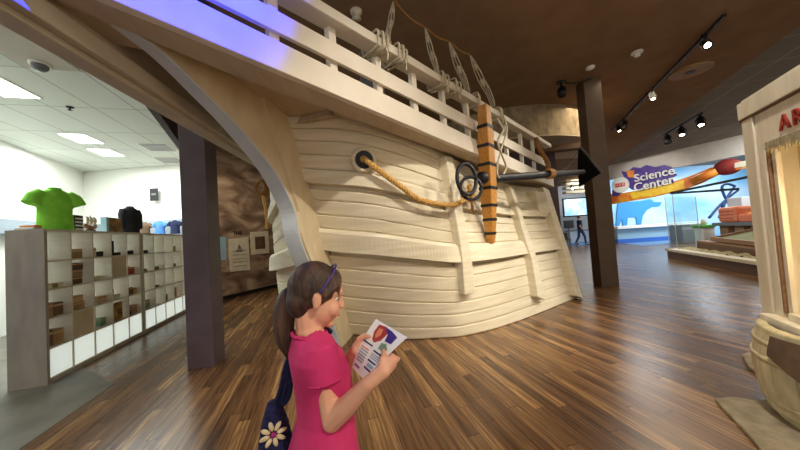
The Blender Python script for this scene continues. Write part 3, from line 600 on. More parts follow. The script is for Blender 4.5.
b.prism([V((p.x, p.y, 2.69)) for p in (fp(S0 + .1, -.05), fp(fs(K0) + .12, -.05), K0 - kc * .16, K0 - kn * .12 - kc * .16, pq_ + V((-.2, 0, 0)), pb0 - pbd * .7 + V((-.2, 0, 0)))], Z * .07); b.build('bow_plate', 'soffit', ship)
bb = MB(); rings = []
for i, p in enumerate(front):
    d = (front[min(i + 1, len(front) - 1)] - front[max(i - 1, 0)]).normalized(); q = d.cross(kn).normalized()
    if q.dot(V((0, -1, -.4))) < 0: q = -q
    rings.append([bb.b.verts.new(p + q * a - kn * c) for a, c in ((.0, -.004), (.018, -.004), (.018, kth(p) + .004), (.0, kth(p) + .004))])
bb._skin(rings, True); bb.build('arch_facing', 'paintgrey', ship)
b = MB(); b.obox(az(290, 121, 2.78) - Z * .05, az(329, 110, 2.78) - az(290, 121, 2.78), FD * .06, Z * .06); b.build('soffit_batten', 'soffit', ship)
# --- port side of the hull, seen past the stem
def pl(x, y, Y): p = ay(x, y, Y); return p
PBs = [V((-1.12, 4.5, 0)), V((-1.75, 4.85, 0)), V((-2.25, 5.4, 0)), V((-2.45, 6.1, 0)), V((-2.35, 7.0, 0))]
PTs = [V((-1.32, 2.75, 2.62)), V((-1.55, 3.4, 2.62)), V((-1.78, 4.1, 2.62)), V((-1.95, 5.0, 2.62)), V((-1.9, 6.6, 2.62))]
def phull(u, v, off=0):
    B, T = interp(PBs, u), interp(PTs, u); g = v + max(0, 1 - u / .5) ** 1.4 * .3 * v * (1 - v)
    tn = interp(PBs, min(u + .02, 1)) - interp(PBs, max(u - .02, 0)); n = V((-tn.y, tn.x, 0)).normalized()
    if n.x > 0: n = -n
    return B.lerp(T, g) + n * (off + .12 * 4 * g * (1 - g) * u)
b = MB(); b.grid([[phull(k / 30, v, o) for k in range(31)] for v, o in rows]); b.build('hull_planking', 'paint', ship)
b = MB(); b.grid([[phull(k / 30, v, -.03) for k in range(31)] for v in [j / 12 for j in range(13)]]); b.build('hull_backing', 'paintbare', ship)
# --- hawse rope
kn0 = hull(*solve(459, 199), .17)
wp = [hp + hn * .0, hp + hn * .13 - Z * .01]
for x, y in ((380, 176), (395, 190), (412, 200), (430, 206), (446, 205)): wp.append(hull(*solve(x, y), .16))
wp.append(kn0)
rp = smooth_path(wp, 14)
t = thing('mooring_rope', 'thick golden rope hanging from the hawse hole to the iron ring', 'rope', hp)
b = MB(); b.rope(rp, .034, .12, 3, 7); b.build('rope_strands', 'ropegold', t, True)
b = MB()
for k in range(3):
    cc = kn0 + FD * .03 * (k - 1); b.tube([cc + (hn * math.cos(a) + Z * math.sin(a)) * .07 for a in [2 * PI * j / 16 for j in range(17)]], .024, 8)
b.tube(smooth_path([kn0 + FD * .02 - Z * .1, kn0 + FD * .06 + Z * .02, kn0 - FD * .05 + Z * .12, kn0 + Z * .16]), .024, 8); b.build('knot', 'ropegold', t, True)
b = MB(); b.tube(smooth_path([kn0 - Z * .05, kn0 - Z * .12 + hn * .02, kn0 - Z * .2 + FD * .03, kn0 - Z * .27 + FD * .05]), [.022] * 16 + [.02, .018, .016, .014, .012, .01, .01, .008, .006], 8); b.build('frayed_end', 'ropebrown', t, True)
# --- anchor
AY0 = 3.72
sa, sb = ay(484, 106, 4.02), ay(491, 243, 3.98)
hb_ = hull(*solve(491, 238), .1); sb = apl(491, 243, hb_ - V((0, .05, 0)), V((0, 1, 0)))
sa = apl(484, 106, fp(fs(onf(484, 106)), .17), FN)
anc = thing('anchor', 'large black iron anchor with an upright amber wooden stock hung against the ship', 'anchor', sb)
ax = sb - sa; dd, qq, tt_ = basis(ax, FN)
def stk(t_, w): c = sa + ax * t_; return c, FD * w, FN * (w * .8)
SW = [(0, .075), (.18, .098), (.5, .115), (.62, .112), (.85, .085), (1, .062)]
def sw(t_):
    for (a, x), (c, y) in zip(SW, SW[1:]):
        if a <= t_ <= c: return x + (y - x) * (t_ - a) / (c - a)
def sring(b, t_, k=1.0):
    c, u, w = stk(t_, sw(t_) * k); return [b.b.verts.new(c + u * i + w * j) for i, j in ((-1, -1), (1, -1), (1, 1), (-1, 1))]
b = MB(); b._skin([sring(b, j / 20) for j in range(21)], True); b.build('stock', 'stockwood', anc, bevel=.012)
for t_ in (.14, .27, .40, .57, .7, .81, .92):
    b = MB(); b._skin([sring(b, t_ - .011, 1.06), sring(b, t_ + .011, 1.06)], True); b.build('iron_band', 'iron', anc)
eye = sa + ax * .5
R0 = apl(467, 183, eye - FD * .3 + FN * .02, FN); rr = .2
b = MB(); cR = R0 + Z * .05; b.tube([cR + (FD * math.cos(a) * .8 + Z * math.sin(a)) * rr + FN * .05 * math.cos(a) for a in [2 * PI * j / 32 for j in range(33)]], .026, 8); b.build('ring', 'iron', anc, True)
b = MB(); cR2 = R0 + FD * .1 - Z * .06; b.tube([cR2 + ((FD * .8 + FN * .6) * math.cos(a) + Z * math.sin(a)) * .15 for a in [2 * PI * j / 28 for j in range(29)]], .022, 8); b.build('ring', 'iron', anc, True)
shA = eye - FD * .2; shB = ay(583, 172, 6.0)
b = MB(); b.tube([shA, eye, eye.lerp(shB, .4), shB], [.065, .07, .065, .05], 10); b.build('shank', 'iron', anc, True)
b = MB(); b.lathe([(.05, -.05), (.085, -.03), (.095, .03), (.05, .06)], shA, 14, FD); b.build('shackle', 'iron', anc, True)
sd = (shB - shA).normalized()
f1, f2, f3 = ay(579, 147, 6.05), ay(601, 173, 6.15), ay(580, 187, 6.05)
b = MB(); b.prism([f1, f2, f3, f3.lerp(f1, .5) - sd * .05], V((.04, .1, 0))); b.build('fluke', 'flatblack', anc, bevel=.008)
b = MB(); b.tube(smooth_path([ay(562, 171, 5.75), ay(570, 165, 5.85), f1 + V((0, -.02, .01))]), [.007] * 17, 6); b.build('arm_edge_highlight', 'grey', anc)  # pale strips stand in for the highlight along the arm edges
b = MB(); b.bar(f1 + V((0, -.02, .02)), f2 + V((.03, -.02, 0)), .014, .014); b.build('arm_edge_highlight', 'grey', anc)
# --- rope at the aft end of the rail, tying the shank
t = thing('rail_rope', 'brown rope lashing the anchor shank to the end of the ship rail', 'rope', onf(540, 150, .1))
b = MB(); b.rope(smooth_path([onf(536, 138, .12), onf(540, 150, .14), onf(547, 162, .16), onf(549, 173, .2)]), .05, .3, 3, 6); b.build('hanging_part', 'ropebrown', t, True)
lc = eye.lerp(shB, .52); b = MB()
for k in range(4):
    cc = shA.lerp(shB, .565 + .012 * k); dq, q_, t__ = basis(sd); b.tube([cc + (q_ * math.cos(a) + t__ * math.sin(a)) * .075 for a in [2 * PI * j / 14 for j in range(15)]], .02, 6)
b.build('turns', 'ropebrown', t, True)
# --- lashings round the top rail
def lashing(s, n, label, w=.03):
    c = fp(s, -.045, railz(s, TB) + .05); t = thing('rope_lashing', label, 'rope', c, 'rope lashings on the ship rail')
    b = MB()
    for k in range(n):
        o = FD * (w * (k - n / 2)); r = random.uniform(-.01, .012)
        b.tube(smooth_path([c + o + FN * (i * (.115 + r)) + Z * (j * (.07 + r)) + FD * .03 * i * (k % 2 - .5) for i, j in ((-1, -1), (0, -1.1), (1, -1), (1.1, 0), (1, 1), (0, 1.1), (-1, 1), (-1.1, 0), (-1, -1))], 4), .011, 6)
    b.build('turns', 'ropepale', t, True)
    b = MB(); b.tube(smooth_path([c + FN * .12 - Z * .05, c + FN * .125 - Z * .1 + FD * .02, c + FN * .11 - Z * .16 + FD * .03], 6), .008, 6); b.build('loose_end', 'ropepale', t, True)
    return c
sx = lambda x, y: fs(onf(x, y, .05))
lashing(sx(383, 40), 5, 'pale rope lashing on the top rail, nearest the bow'); lashing(sx(402, 52), 4, 'pale rope lashing on the top rail, second from the bow')
lashing(sx(445, 86), 4, 'pale rope lashing on the top rail, third from the bow, under a rope tackle'); lashing(sx(457, 93), 4, 'pale rope lashing on the top rail, fourth from the bow'); lashing(sx(478, 105), 3, 'pale rope lashing on the top rail, right above the wooden anchor stock'); lashing(sx(500, 116), 4, 'pale rope lashing on the top rail, just right of the anchor stock')
# --- rope tackles standing on the rail
def tackle(px0, px1, label, fat):
    a = onf(*px0, -.02); c = onf(*px1, .0); t = thing('rope_tackle', label, 'tackle', c, 'rope tackles above the ship rail'); d = c - a; _, q, w = basis(d)
    b = MB(); m = a + d * .52
    b.ell(m, (.035 * fat, .022 * fat, .07 * fat), q, w, d.normalized()); b.build('wooden_block', 'ropepale', t, True)
    b = MB(); b.ell(a + d * .22, (.028 * fat, .02 * fat, .05 * fat), q, w, d.normalized()); b.build('wooden_block', 'ropepale', t, True)
    for k in range(3):
        b = MB(); o = q * (.035 * fat * (k - 1)); b.tube(smooth_path([a, a + d * .22 + o, a + d * .5 + o * 1.3, a + d * .75 + o * .7 + w * .01, c + o * .8], 6), .008 * fat, 6); b.build('fall_rope', 'ropepale', t, True)
    b = MB(); b.tube(smooth_path([a + d * .45 + q * .04 * fat, a + d * .7 + q * .06 * fat, c + q * .03 * fat, c - d * .03 - q * .05 * fat], 6), .01 * fat, 6); b.build('loose_loop', 'ropepale', t, True)
    return a
ta = [tackle((393, 2), (388, 45), 'pale rope tackle on the rail nearest the bow', .75), tackle((425, 28), (438, 80), 'pale rope tackle on the rail, second from the bow', .75), tackle((449, 42), (468, 94), 'pale rope tackle on the rail, third from the bow', .9), tackle((470, 55), (493, 106), 'pale rope tackle on the rail, farthest from the bow, above the anchor stock', 1.0)]
t = thing('hand_line', 'thin brown rope strung between the tops of the rope tackles', 'rope', ta[1])
pts = [ta[0] + Z * .35 - FD * .2, ta[0] + Z * .05]
for a, c in zip(ta, ta[1:]): pts += [a.lerp(c, .5) - Z * .03, c]
b = MB(); b.tube(smooth_path(pts, 6), .012, 6); b.build('line', 'ropebrown', t, True)
t = thing('coiled_line', 'pale rope hanging in a loop beside the upper part of the anchor stock', 'rope', onf(500, 140, .1)); b = MB()
b.tube(smooth_path([onf(497, 118, .1), onf(503, 130, .12), onf(498, 142, .13), onf(502, 155, .14), onf(506, 168, .13), onf(500, 178, .12), onf(497, 170, .12), onf(501, 150, .12), onf(507, 130, .11), onf(503, 115, .1)], 6), .016, 6); b.build('loop', 'ropepale', t, True)
# grey loudspeaker standing on the deck behind the rail
c = ay(372, 72, 3.9); t = thing('deck_speaker', 'grey box loudspeaker behind the ship rail', 'speaker', c - Z * .5); b = MB(); b.box(c - Z * .15, (.24, .26, .9), FD); b.build('cabinet', 'grey', t, bevel=.04)
b = MB(); b.lathe([(.08, 0), (.07, .012), (.0, .012)], c + FN * .13, 18, FN); b.build('cone', 'dark', t, True)
# brown rope coil hanging by the port bow
c = ay(262, 188, 4.4); t = thing('rope_coil', 'brown rope coil with a hanging tail beside the port side of the bow', 'rope', c); b = MB()
for k in range(4): b.rope([c + V((math.cos(a) * (.07 + .012 * k), .03 * k - .05, math.sin(a) * (.09 + .012 * k))) for a in [2 * PI * j / 24 for j in range(25)]], .02, .06, 3, 5)
b.build('coil', 'ropebrown', t, True); b = MB(); b.rope(smooth_path([c - Z * .08, c + V((.03, 0, -.25)), c + V((.05, 0, -.5)), c + V((.04, 0, -.62))]), .028, .08, 3, 5); b.build('tail', 'ropegold', t, True)
b = MB(); b.tube([c + Z * .1, V((c.x + .1, c.y, 2.6))], .01, 6); b.build('hanging_cord', 'ropebrown', t, True)
# ================================================================== girl reading a booklet
HC = ay(315, 296, .95); fa = math.radians(27)
f = V((math.cos(fa), math.sin(fa), 0)); l = Z.cross(f)
GB = V((HC.x, HC.y, 0)) + f * .012
girl = thing('person', 'girl in a pink t-shirt with a brown ponytail, standing and reading a booklet', 'person', GB)
def G(a, c, u): return GB + f * a + l * c + Z * u
hp_ = math.radians(14); ha = math.radians(24); hf0 = V((math.cos(ha), math.sin(ha), 0)); hl = Z.cross(hf0); hf = hf0 * math.cos(hp_) - Z * math.sin(hp_); hu_ = hf.cross(hl)
if hu_.z < 0: hu_ = -hu_
K = .93
def Hd(a, c, u): return HC + (hf * a + hl * c + hu_ * u) * K
def hell(b, c, r, **k): b.ell(Hd(*c), [x * K for x in r], hf, hl, hu_, **k)
# joints
RS, RE, RWr = ay(320, 351, .875), ay(332, 421, .86), ay(369, 383, .80)
LS, LE, LWr = G(-.02, .125, RS.z), ay(338, 395, 1.06), ay(349, 361, 1.0)
# booklet
TL, TR, BL = ay(376, 319, .985), ay(407, 337, .865), ay(352, 367, .93)
BR = ay(367, 383, .80); e1 = (TR - TL); e2 = (BL - TL); pn = e1.cross(e2).normalized()
if pn.y > 0: pn = -pn
def Pg(u, v, o=0): return (TL.lerp(TR, u)).lerp(BL.lerp(BR, u), v) + pn * (o + .012 * math.sin(PI * v))
b = MB()
# head
hell(b, (-.008, 0, .026), (.084, .07, .084)); hell(b, (.032, 0, -.03), (.055, .055, .07)); hell(b, (.03, 0, -.06), (.045, .042, .045)); hell(b, (.066, 0, -.088), (.018, .018, .016))
hell(b, (.05, 0, .03), (.042, .052, .045))
b.cap(Hd(.086, 0, .012), Hd(.1, 0, -.022), .008 * K, .0105 * K); hell(b, (.1, 0, -.026), (.012, .013, .009)); 
hell(b, (.084, 0, -.05), (.011, .02, .006)); hell(b, (.081, 0, -.062), (.011, .018, .0065))
for q in (-1, 1):
    hell(b, (.06, .032 * q, -.034), (.026, .024, .026)); hell(b, (.078, .026 * q, .024), (.012, .02, .008))
    hell(b, (-.002, .073 * q, -.006), (.016, .008, .027)); hell(b, (-.008, .077 * q, .004), (.012, .006, .017))
# neck and torso under the shirt
NB = G(-.035, 0, RS.z + .035)
b.cap(Hd(-.024, 0, -.04), NB, .037, .04); b.cap(NB, G(-.02, 0, 1.02), .045, .07)
b.cap(G(-.02, .06, 1.1), G(-.02, -.06, 1.1), .055); b.cap(G(-.0, 0, 1.0), G(-.01, 0, .82), .07, .07)
# arms
def arm(S, E_, W): b.cap(S, E_, .036, .03); b.cap(E_, E_.lerp(W, .35), .03, .031); b.cap(E_.lerp(W, .35), W, .031, .021)
arm(RS, RE, RWr); arm(LS, LE, LWr)
# hands: palm beside the page edge, four fingers behind the page, thumb in front
def hand(W, edge, inward, along, side):
    # edge: point on page edge, inward: into the page, along: wrist-to-fingertip order along the edge
    ctr = edge - inward * .016 - pn * .012
    b.cap(W, ctr - along * .012 - inward * .004, .02, .021); b.cap(ctr - along * .024, ctr + along * .02, .019, .017); b.cap(ctr - along * .02 - pn * .006, ctr + along * .014 - pn * .01, .018, .016)
    for k, (ln, r) in enumerate(((.05, .0075), (.056, .0078), (.052, .0074), (.042, .0064))):
        kb = ctr + along * (.03 - .0172 * k) - pn * .008; p1 = kb + inward * .006 - pn * .016 + along * .004; p2 = p1 + inward * ln * .5 + pn * .004; p3 = p2 + inward * ln * .42 + pn * .006
        b.cap(ctr + along * (.014 - .012 * k), kb, r * 1.25, r * 1.1, 8); b.cap(kb, p1, r * 1.1, r, 8); b.cap(p1, p2, r, r * .92, 8); b.cap(p2, p3, r * .92, r * .75, 8)
    t0 = ctr - along * .012 + pn * .008; t1 = t0 + pn * .014 + along * .024 + inward * .008; t2 = t1 + along * .016 + inward * .02 - pn * .004; t3 = t2 + inward * .018 + along * .006 - pn * .003
    b.cap(t0, t1, .0125, .0098, 8); b.cap(t1, t2, .0095, .0088, 8); b.cap(t2, t3, .0086, .0066, 8)
er = Pg(1, .62); iw = (Pg(.5, .62) - er).normalized(); al = (Pg(1, .3) - er).normalized()
hand(RWr, er, iw, al, 1)
elft = Pg(0, .56); iwl = (Pg(.5, .56) - elft).normalized(); all_ = (Pg(0, .1) - elft).normalized()
hand(LWr, elft, iwl, all_, -1)
# legs down to the floor
for q in (-1, 1):
    b.cap(G(-.01, .055 * q, .76), G(.01, .072 * q, .42), .06, .045); b.cap(G(.01, .075 * q, .42), G(-.01, .075 * q, .08), .05, .033); b.cap(G(-.02, .075 * q, .035), G(.1, .08 * q, .03), .032, .026)
body = b.build('body', 'skin', girl, remesh=.0042, post=4)
for q in (-1, 1):
    b = MB(); b.ell(Hd(.067, .0285 * q, .004), [.0105 * K] * 3, nu=14, nv=10); e = b.build('eye', 'white', girl, True)
    b = MB(); b.ell(Hd(.071, .0295 * q, .003), [.0078 * K] * 3, nu=12, nv=8); b.build('iris', 'carddark', e, True)
    b = MB(); b.cap(Hd(.086, .018 * q, .026), Hd(.078, .042 * q, .027), .003, .002); b.build('eyebrow', 'hair', girl, True)
b = MB(); b.cap(Hd(.0935, -.014, -.056), Hd(.0935, .014, -.056), .0022); b.build('lips', 'pink', girl, True)
# hair
b = MB(); hell(b, (-.012, 0, .034), (.088, .077, .088)); hell(b, (-.048, 0, -.012), (.046, .06, .056)); hell(b, (.03, 0, .064), (.052, .062, .046)); hell(b, (-.045, 0, -.04), (.04, .05, .04))
for q in (-1, 1): b.cap(Hd(.055, .05 * q, .05), Hd(.02, .073 * q, .015), .014, .01); b.cap(Hd(.066, .03 * q, .055), Hd(.07, .05 * q, .02), .013, .004)
hair = b.build('hair', 'hair', girl, remesh=.005, post=3)
tie = ay(292, 295, .965)
b = MB(); pts = smooth_path([tie + hf0 * .03 + Z * .01, tie, ay(287, 303, .955), ay(284, 322, .95), ay(286, 342, .95), ay(292, 356, .955)], 5)
n = len(pts); b.tube(pts, [.014 + .022 * math.sin(PI * min(1, (i / (n - 1)) ** .75 * .97)) for i in range(n)], 12)
for k in range(9):
    a = 2 * PI * k / 9; o = V((math.cos(a), math.sin(a), 0)); b.tube([p + o * (.012 + .02 * math.sin(PI * (i / (n - 1)) ** .75)) * .95 for i, p in enumerate(pts[3:])], [.006 * (1 - .6 * i / n) for i in range(n - 3)], 6)
b.build('ponytail', 'hair', girl, True)
b = MB(); b.lathe([(.017, -.008), (.022, -.004), (.022, .004), (.017, .008)], tie, 16, (hf0 + Z * .5)); b.build('hair_tie', 'dark', girl, True)
b = MB(); b.tube([Hd(.0 + .05 * math.sin(a), .0805 * math.cos(a), .022 + .096 * max(0, math.sin(a))) for a in [PI * j / 28 for j in range(29)]], .0036, 8); b.build('headband', 'purple', girl, True)
# t-shirt
b = MB(); shz = RS.z
secs = []
for u, wl_, df, off in ((.70, .150, .125, -.02), (.80, .146, .118, -.014), (.88, .128, .1, -.002), (.95, .114, .088, .006), (1.02, .118, .09, .006), (1.08, .126, .09, .0), (shz - .03, .135, .083, -.015), (shz, .126, .066, -.025), (shz + .022, .09, .055, -.03), (shz + .034, .06, .052, -.033)):
    secs.append((G(off - .005, 0, u), l * wl_, f * df))
b.loft(secs, 28)
RH_, LH_ = RS.lerp(RE, .44), LS.lerp(LE, .44)
for S, Hm in ((RS, RH_), (LS, LH_)):
    b.tube([S.lerp(G(-.02, 0, shz), .3), S + Z * .006, Hm], [.055, .05, .051], 18)
shirt_ = b.build('t_shirt', 'pink', girl, remesh=.006, post=3)
b = MB(); b.tube([G(-.036 + .052 * math.cos(a), .058 * math.sin(a), shz + .034 - .006 * math.cos(a)) for a in [2 * PI * j / 28 for j in range(29)]], .006, 8); b.build('neckline', 'pink', girl, True)
d = (RE - RS).normalized(); _, q_, w_ = basis(d); b = MB(); b.tube([RH_ - d * .004 + (q_ * math.cos(a) + w_ * math.sin(a)) * .0485 for a in [2 * PI * j / 28 for j in range(29)]], .0035, 6); b.build('sleeve_hem', 'pink', girl, True)
# trousers and shoes
b = MB()
b.loft([(G(0, 0, .82), l * .13, f * .1), (G(0, 0, .72), l * .14, f * .108), (G(0, 0, .66), l * .135, f * .1)], 20)
for q in (-1, 1): b.tube([G(0, .066 * q, .74), G(.01, .072 * q, .44), G(-.01, .075 * q, .09)], [.083, .06, .05], 16)
b.build('trousers', 'denim', girl, remesh=.008, post=3)
for q in (-1, 1):
    b = MB(); b.loft([(G(-.065, .077 * q, .03), l * .02, Z * .026), (G(-.04, .077 * q, .045), l * .037, Z * .042), (G(.03, .079 * q, .04), l * .04, Z * .037), (G(.1, .082 * q, .03), l * .038, Z * .027), (G(.14, .083 * q, .022), l * .02, Z * .018)], 16); b.build('shoe', 'white', girl, True)
# booklet in her hands
bk = thing('booklet', 'white printed booklet held open in the girl\'s hands', 'booklet', Pg(.5, .5))
NB_ = 10
def strip(u0, u1, v0, v1, o, nm, m):
    b = MB(); r = [[Pg(u0 + (u1 - u0) * i / 4, v0 + (v1 - v0) * j / NB_, o) for i in range(5)] for j in range(NB_ + 1)]; b.grid(r); return b.build(nm, m, bk, True)
b = MB(); top = [[Pg(i / 4, j / NB_, 0) for i in range(5)] for j in range(NB_ + 1)]; b.grid(top); b.grid([[p - pn * .003 for p in r] for r in top])
for i in range(NB_): 
    for q in (0, 4): b.face([top[i][q], top[i + 1][q], top[i + 1][q] - pn * .003, top[i][q] - pn * .003])
b.build('pages', 'paper', bk, True)
def blob(us, m, nm, o=.0012):
    b = MB(); b.face([Pg(u, v, o) for u, v in us]); return b.build(nm, m, bk)
blob([(.2, .06), (.42, .03), (.58, .12), (.56, .3), (.42, .4), (.3, .36), (.2, .22)], 'redbox', 'printed_picture')
blob([(.4, .04), (.62, .05), (.85, .1), (.86, .26), (.66, .27), (.6, .14)], 'signpurple', 'printed_picture', .0016)
blob([(.28, .12), (.4, .1), (.46, .22), (.38, .32), (.3, .26)], 'orangeplastic', 'printed_picture', .002)
blob([(.62, .33), (.76, .3), (.9, .38), (.84, .45), (.64, .44)], 'greenbox', 'printed_picture')
for u0, u1, v0, m in ((.06, .46, .45, 'navycloth'), (.06, .42, .55, 'orangeplastic'), (.56, .94, .5, 'navycloth'), (.56, .9, .68, 'navycloth'), (.56, .9, .82, 'navycloth'), (.1, .4, .9, 'signpurple')): strip(u0, u1, v0, v0 + .028, .0012, 'printed_bar', m)
for v in range(5): strip(.08, .44, .6 + .05 * v, .625 + .05 * v, .0012, 'printed_text', 'slat')
for v in range(3): strip(.56, .92, .56 + .035 * v, .575 + .035 * v, .0012, 'printed_text', 'slat')
strip(.62, .9, .74, .79, .0012, 'printed_text', 'bluepaper')
# crochet shoulder bag
bc = ay(275, 428, .985); bd_ = (V((0, 0, EYE)) - bc); bd_.z = 0; bd_.normalize(); bx = V((-bd_.y, bd_.x, 0))
bag = thing('shoulder_bag', 'navy crochet bag with a flower hanging behind the girl from her shoulder', 'bag', bc - Z * .2)
if bx.x < 0: bx = -bx
b = MB(); secs = []
for u, w, d_ in ((.09, .02, .016), (.06, .03, .02), (.02, .042, .025), (-.05, .055, .03), (-.14, .064, .034), (-.22, .054, .03), (-.26, .026, .018)):
    secs.append((bc + Z * u - bx * .0, bx * w, bd_ * d_))
b.loft(secs, 24); b.build('pouch', 'crochet', bag, remesh=.006, post=2)
b = MB()
for k in range(3):
    b.tube(smooth_path([bc + Z * .06 + bx * (.016 * (k - 1)), ay(279 + 5 * k, 395, .99), ay(287 + 3 * k, 362, .985), G(-.065, .06 + .01 * k, shz + .02), G(-.015, .07 + .01 * k, shz + .045), G(.05, .07 + .01 * k, shz - .0)], 6), .0085, 8)
b.build('strap', 'crochet', bag, True)
fc = bc + bd_ * .031 - bx * .006 + Z * .004 - Z * .005
for k in range(8):
    a = 2 * PI * k / 8 + .2; dv = bx * math.cos(a) + Z * math.sin(a); b = MB(); b.ell(fc + dv * .026, (.0165, .0075, .005), dv, dv.cross(bd_), bd_, 12, 8); b.build('flower_petal', 'petal', bag, True)
b = MB(); b.ell(fc + bd_ * .004, (.009, .009, .006), bx, Z, bd_); b.build('flower_centre', 'magenta', bag, True)
# ================================================================== weathered booth at the right
KP = V((2.87, 2.36, 0)); KD = V((-.45, -.89, 0)).normalized(); KN = V((KD.y, -KD.x, 0))
if KN.dot(-KP) < 0: KN = -KN                         # out of the booth, towards the visitor
def kb(tt, dep, z): return KP + KD * tt + KN * dep + Z * z
kiosk = thing('booth', 'weathered cream wooden booth with red letters standing on a barrel base', 'booth', KP)
KL = 1.9
b = MB(); b.obox(kb(-.01, .025, 2.255), KD * KL, -KN * .1, Z * .135); b.build('top_board', 'kiosk', kiosk, bevel=.006)
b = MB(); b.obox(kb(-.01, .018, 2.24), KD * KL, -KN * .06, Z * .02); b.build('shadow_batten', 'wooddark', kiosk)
b = MB(); b.obox(kb(0, .012, .68), KD * .135, -KN * .1, Z * 1.57); b.build('corner_post', 'kiosk', kiosk, bevel=.006)
b = MB(); b.obox(kb(.145, .0, .68), KD * .07, -KN * .05, Z * 1.57); b.build('front_panel', 'kiosk', kiosk, bevel=.003)
b = MB(); b.obox(kb(.21, .0, 1.97), KD * (KL - .3), -KN * .05, Z * .28); b.build('lintel', 'kiosk', kiosk)
b = MB(); b.obox(kb(0, -.02, .68), KD * .03, -KN * .9, Z * 1.6); b.build('side_panel', 'kiosk', kiosk)
b = MB(); b.obox(kb(.0, .0, 2.39), KD * KL, -KN * .9, Z * .02); b.build('roof', 'kiosk', kiosk)
b = MB(); b.obox(kb(.216, -.005, .74), KD * .022, -KN * .03, Z * 1.24); b.build('jamb', 'woodmid', kiosk, bevel=.003)
b = MB(); b.obox(kb(.242, -.02, .74), KD * .04, -KN * .03, Z * 1.24); b.build('jamb', 'kiosk', kiosk, bevel=.003)
b = MB(); b.obox(kb(.03, -.26, .7), KD * (KL - .1), -KN * .02, Z * 1.6); b.build('inner_panel', 'warmpanel', kiosk)
b = MB(); b.obox(kb(.1, .07, .64), KD * (KL - .2), -KN * .45, Z * .07); b.build('counter', 'kiosk', kiosk, bevel=.008)
b = MB(); b.obox(kb(.29, .01, .70), KD * (KL - .4), -KN * .05, Z * .06); b.build('sill', 'kiosk', kiosk, bevel=.004)
b = MB(); tt = .285; x = [kb(.28, .012, 2.0)]
while tt < KL - .2: x += [kb(tt, .014, 1.975 - random.uniform(.0, .035)), kb(tt + random.uniform(.006, .014), .014, 1.955 - random.uniform(.01, .06))]; tt += random.uniform(.018, .04)
b.prism(x + [kb(KL - .2, .012, 2.0)], KN * .012); b.build('torn_valance', 'canvas', kiosk)
text('lettering', 'A', 'red', kiosk, kb(.46, .008, 2.09), KD, Z, .15, .006, .001); text('lettering', 'R', 'red', kiosk, kb(.575, .008, 2.09), KD, Z, .15, .006, .001)
bcx = V((2.99, 1.90, 0)); BPf = [(.41, .0), (.45, .08), (.495, .2), (.515, .35), (.515, .42), (.50, .54), (.48, .62), (.47, .66), (.42, .665)]
bar_ = kiosk
b = MB(); n = 22
pf = smooth_path([V((r, 0, z)) for r, z in BPf], 4)
for k in range(n):
    a0, a1 = 2 * PI * k / n, 2 * PI * (k + 1) / n; g_ = .012; rows_ = []
    for p in pf: rows_.append([bcx + V((math.cos(a), math.sin(a), 0)) * (p.x - e) + Z * p.z for a, e in ((a0, .008), (a0 + g_, 0), ((a0 + a1) / 2, -.003), (a1 - g_, 0), (a1, .008))])
    b.grid(rows_)
b.build('barrel', 'barrel', kiosk, smooth=False)
for z, r in ((.1, .46), (.17, .486), (.45, .514), (.56, .497)):
    b = MB(); b.lathe([(r - .01, -.018), (r + .005, -.018), (r + .005, .018), (r - .01, .018)], bcx + Z * z, 44, cap=False); b.build('hoop', 'barrel', kiosk, True)
pc = (V((0, 0, 0)) - bcx).normalized(); pa_ = math.atan2(pc.y, pc.x)
def bp(da, z, e=.028):
    r = 0
    for (r0, z0), (r1, z1) in zip(BPf, BPf[1:]):
        if z0 <= z <= z1: r = r0 + (r1 - r0) * (z - z0) / (z1 - z0); break
    a = pa_ + da; return bcx + V((math.cos(a), math.sin(a), 0)) * (r + e) + Z * z
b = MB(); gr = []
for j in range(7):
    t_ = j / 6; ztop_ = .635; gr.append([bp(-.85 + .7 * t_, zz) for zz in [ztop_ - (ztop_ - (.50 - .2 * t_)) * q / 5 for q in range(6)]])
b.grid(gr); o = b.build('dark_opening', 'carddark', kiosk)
sl = thing('floor_slab', 'thin sand-textured stone slab under the barrel at the right edge', 'slab', az(745, 420, 0), 'stone slabs under the booth')
def slab(t, px, h):
    P = [az(x, y, .001) for x, y in px]; b = MB(); b.prism(P, Z * h); return b.build('slab_body', 'stone', t, bevel=.006)
slab(sl, [(715, 402), (733, 400), (757, 404), (800, 400), (840, 440), (770, 470), (758, 449), (742, 430), (727, 415)], .03)
sl2 = thing('floor_slab', 'small stone slab corner behind the barrel', 'slab', az(750, 362, 0), 'stone slabs under the booth'); slab(sl2, [(742, 357), (760, 353), (790, 365), (790, 376), (758, 376), (748, 368)], .035)
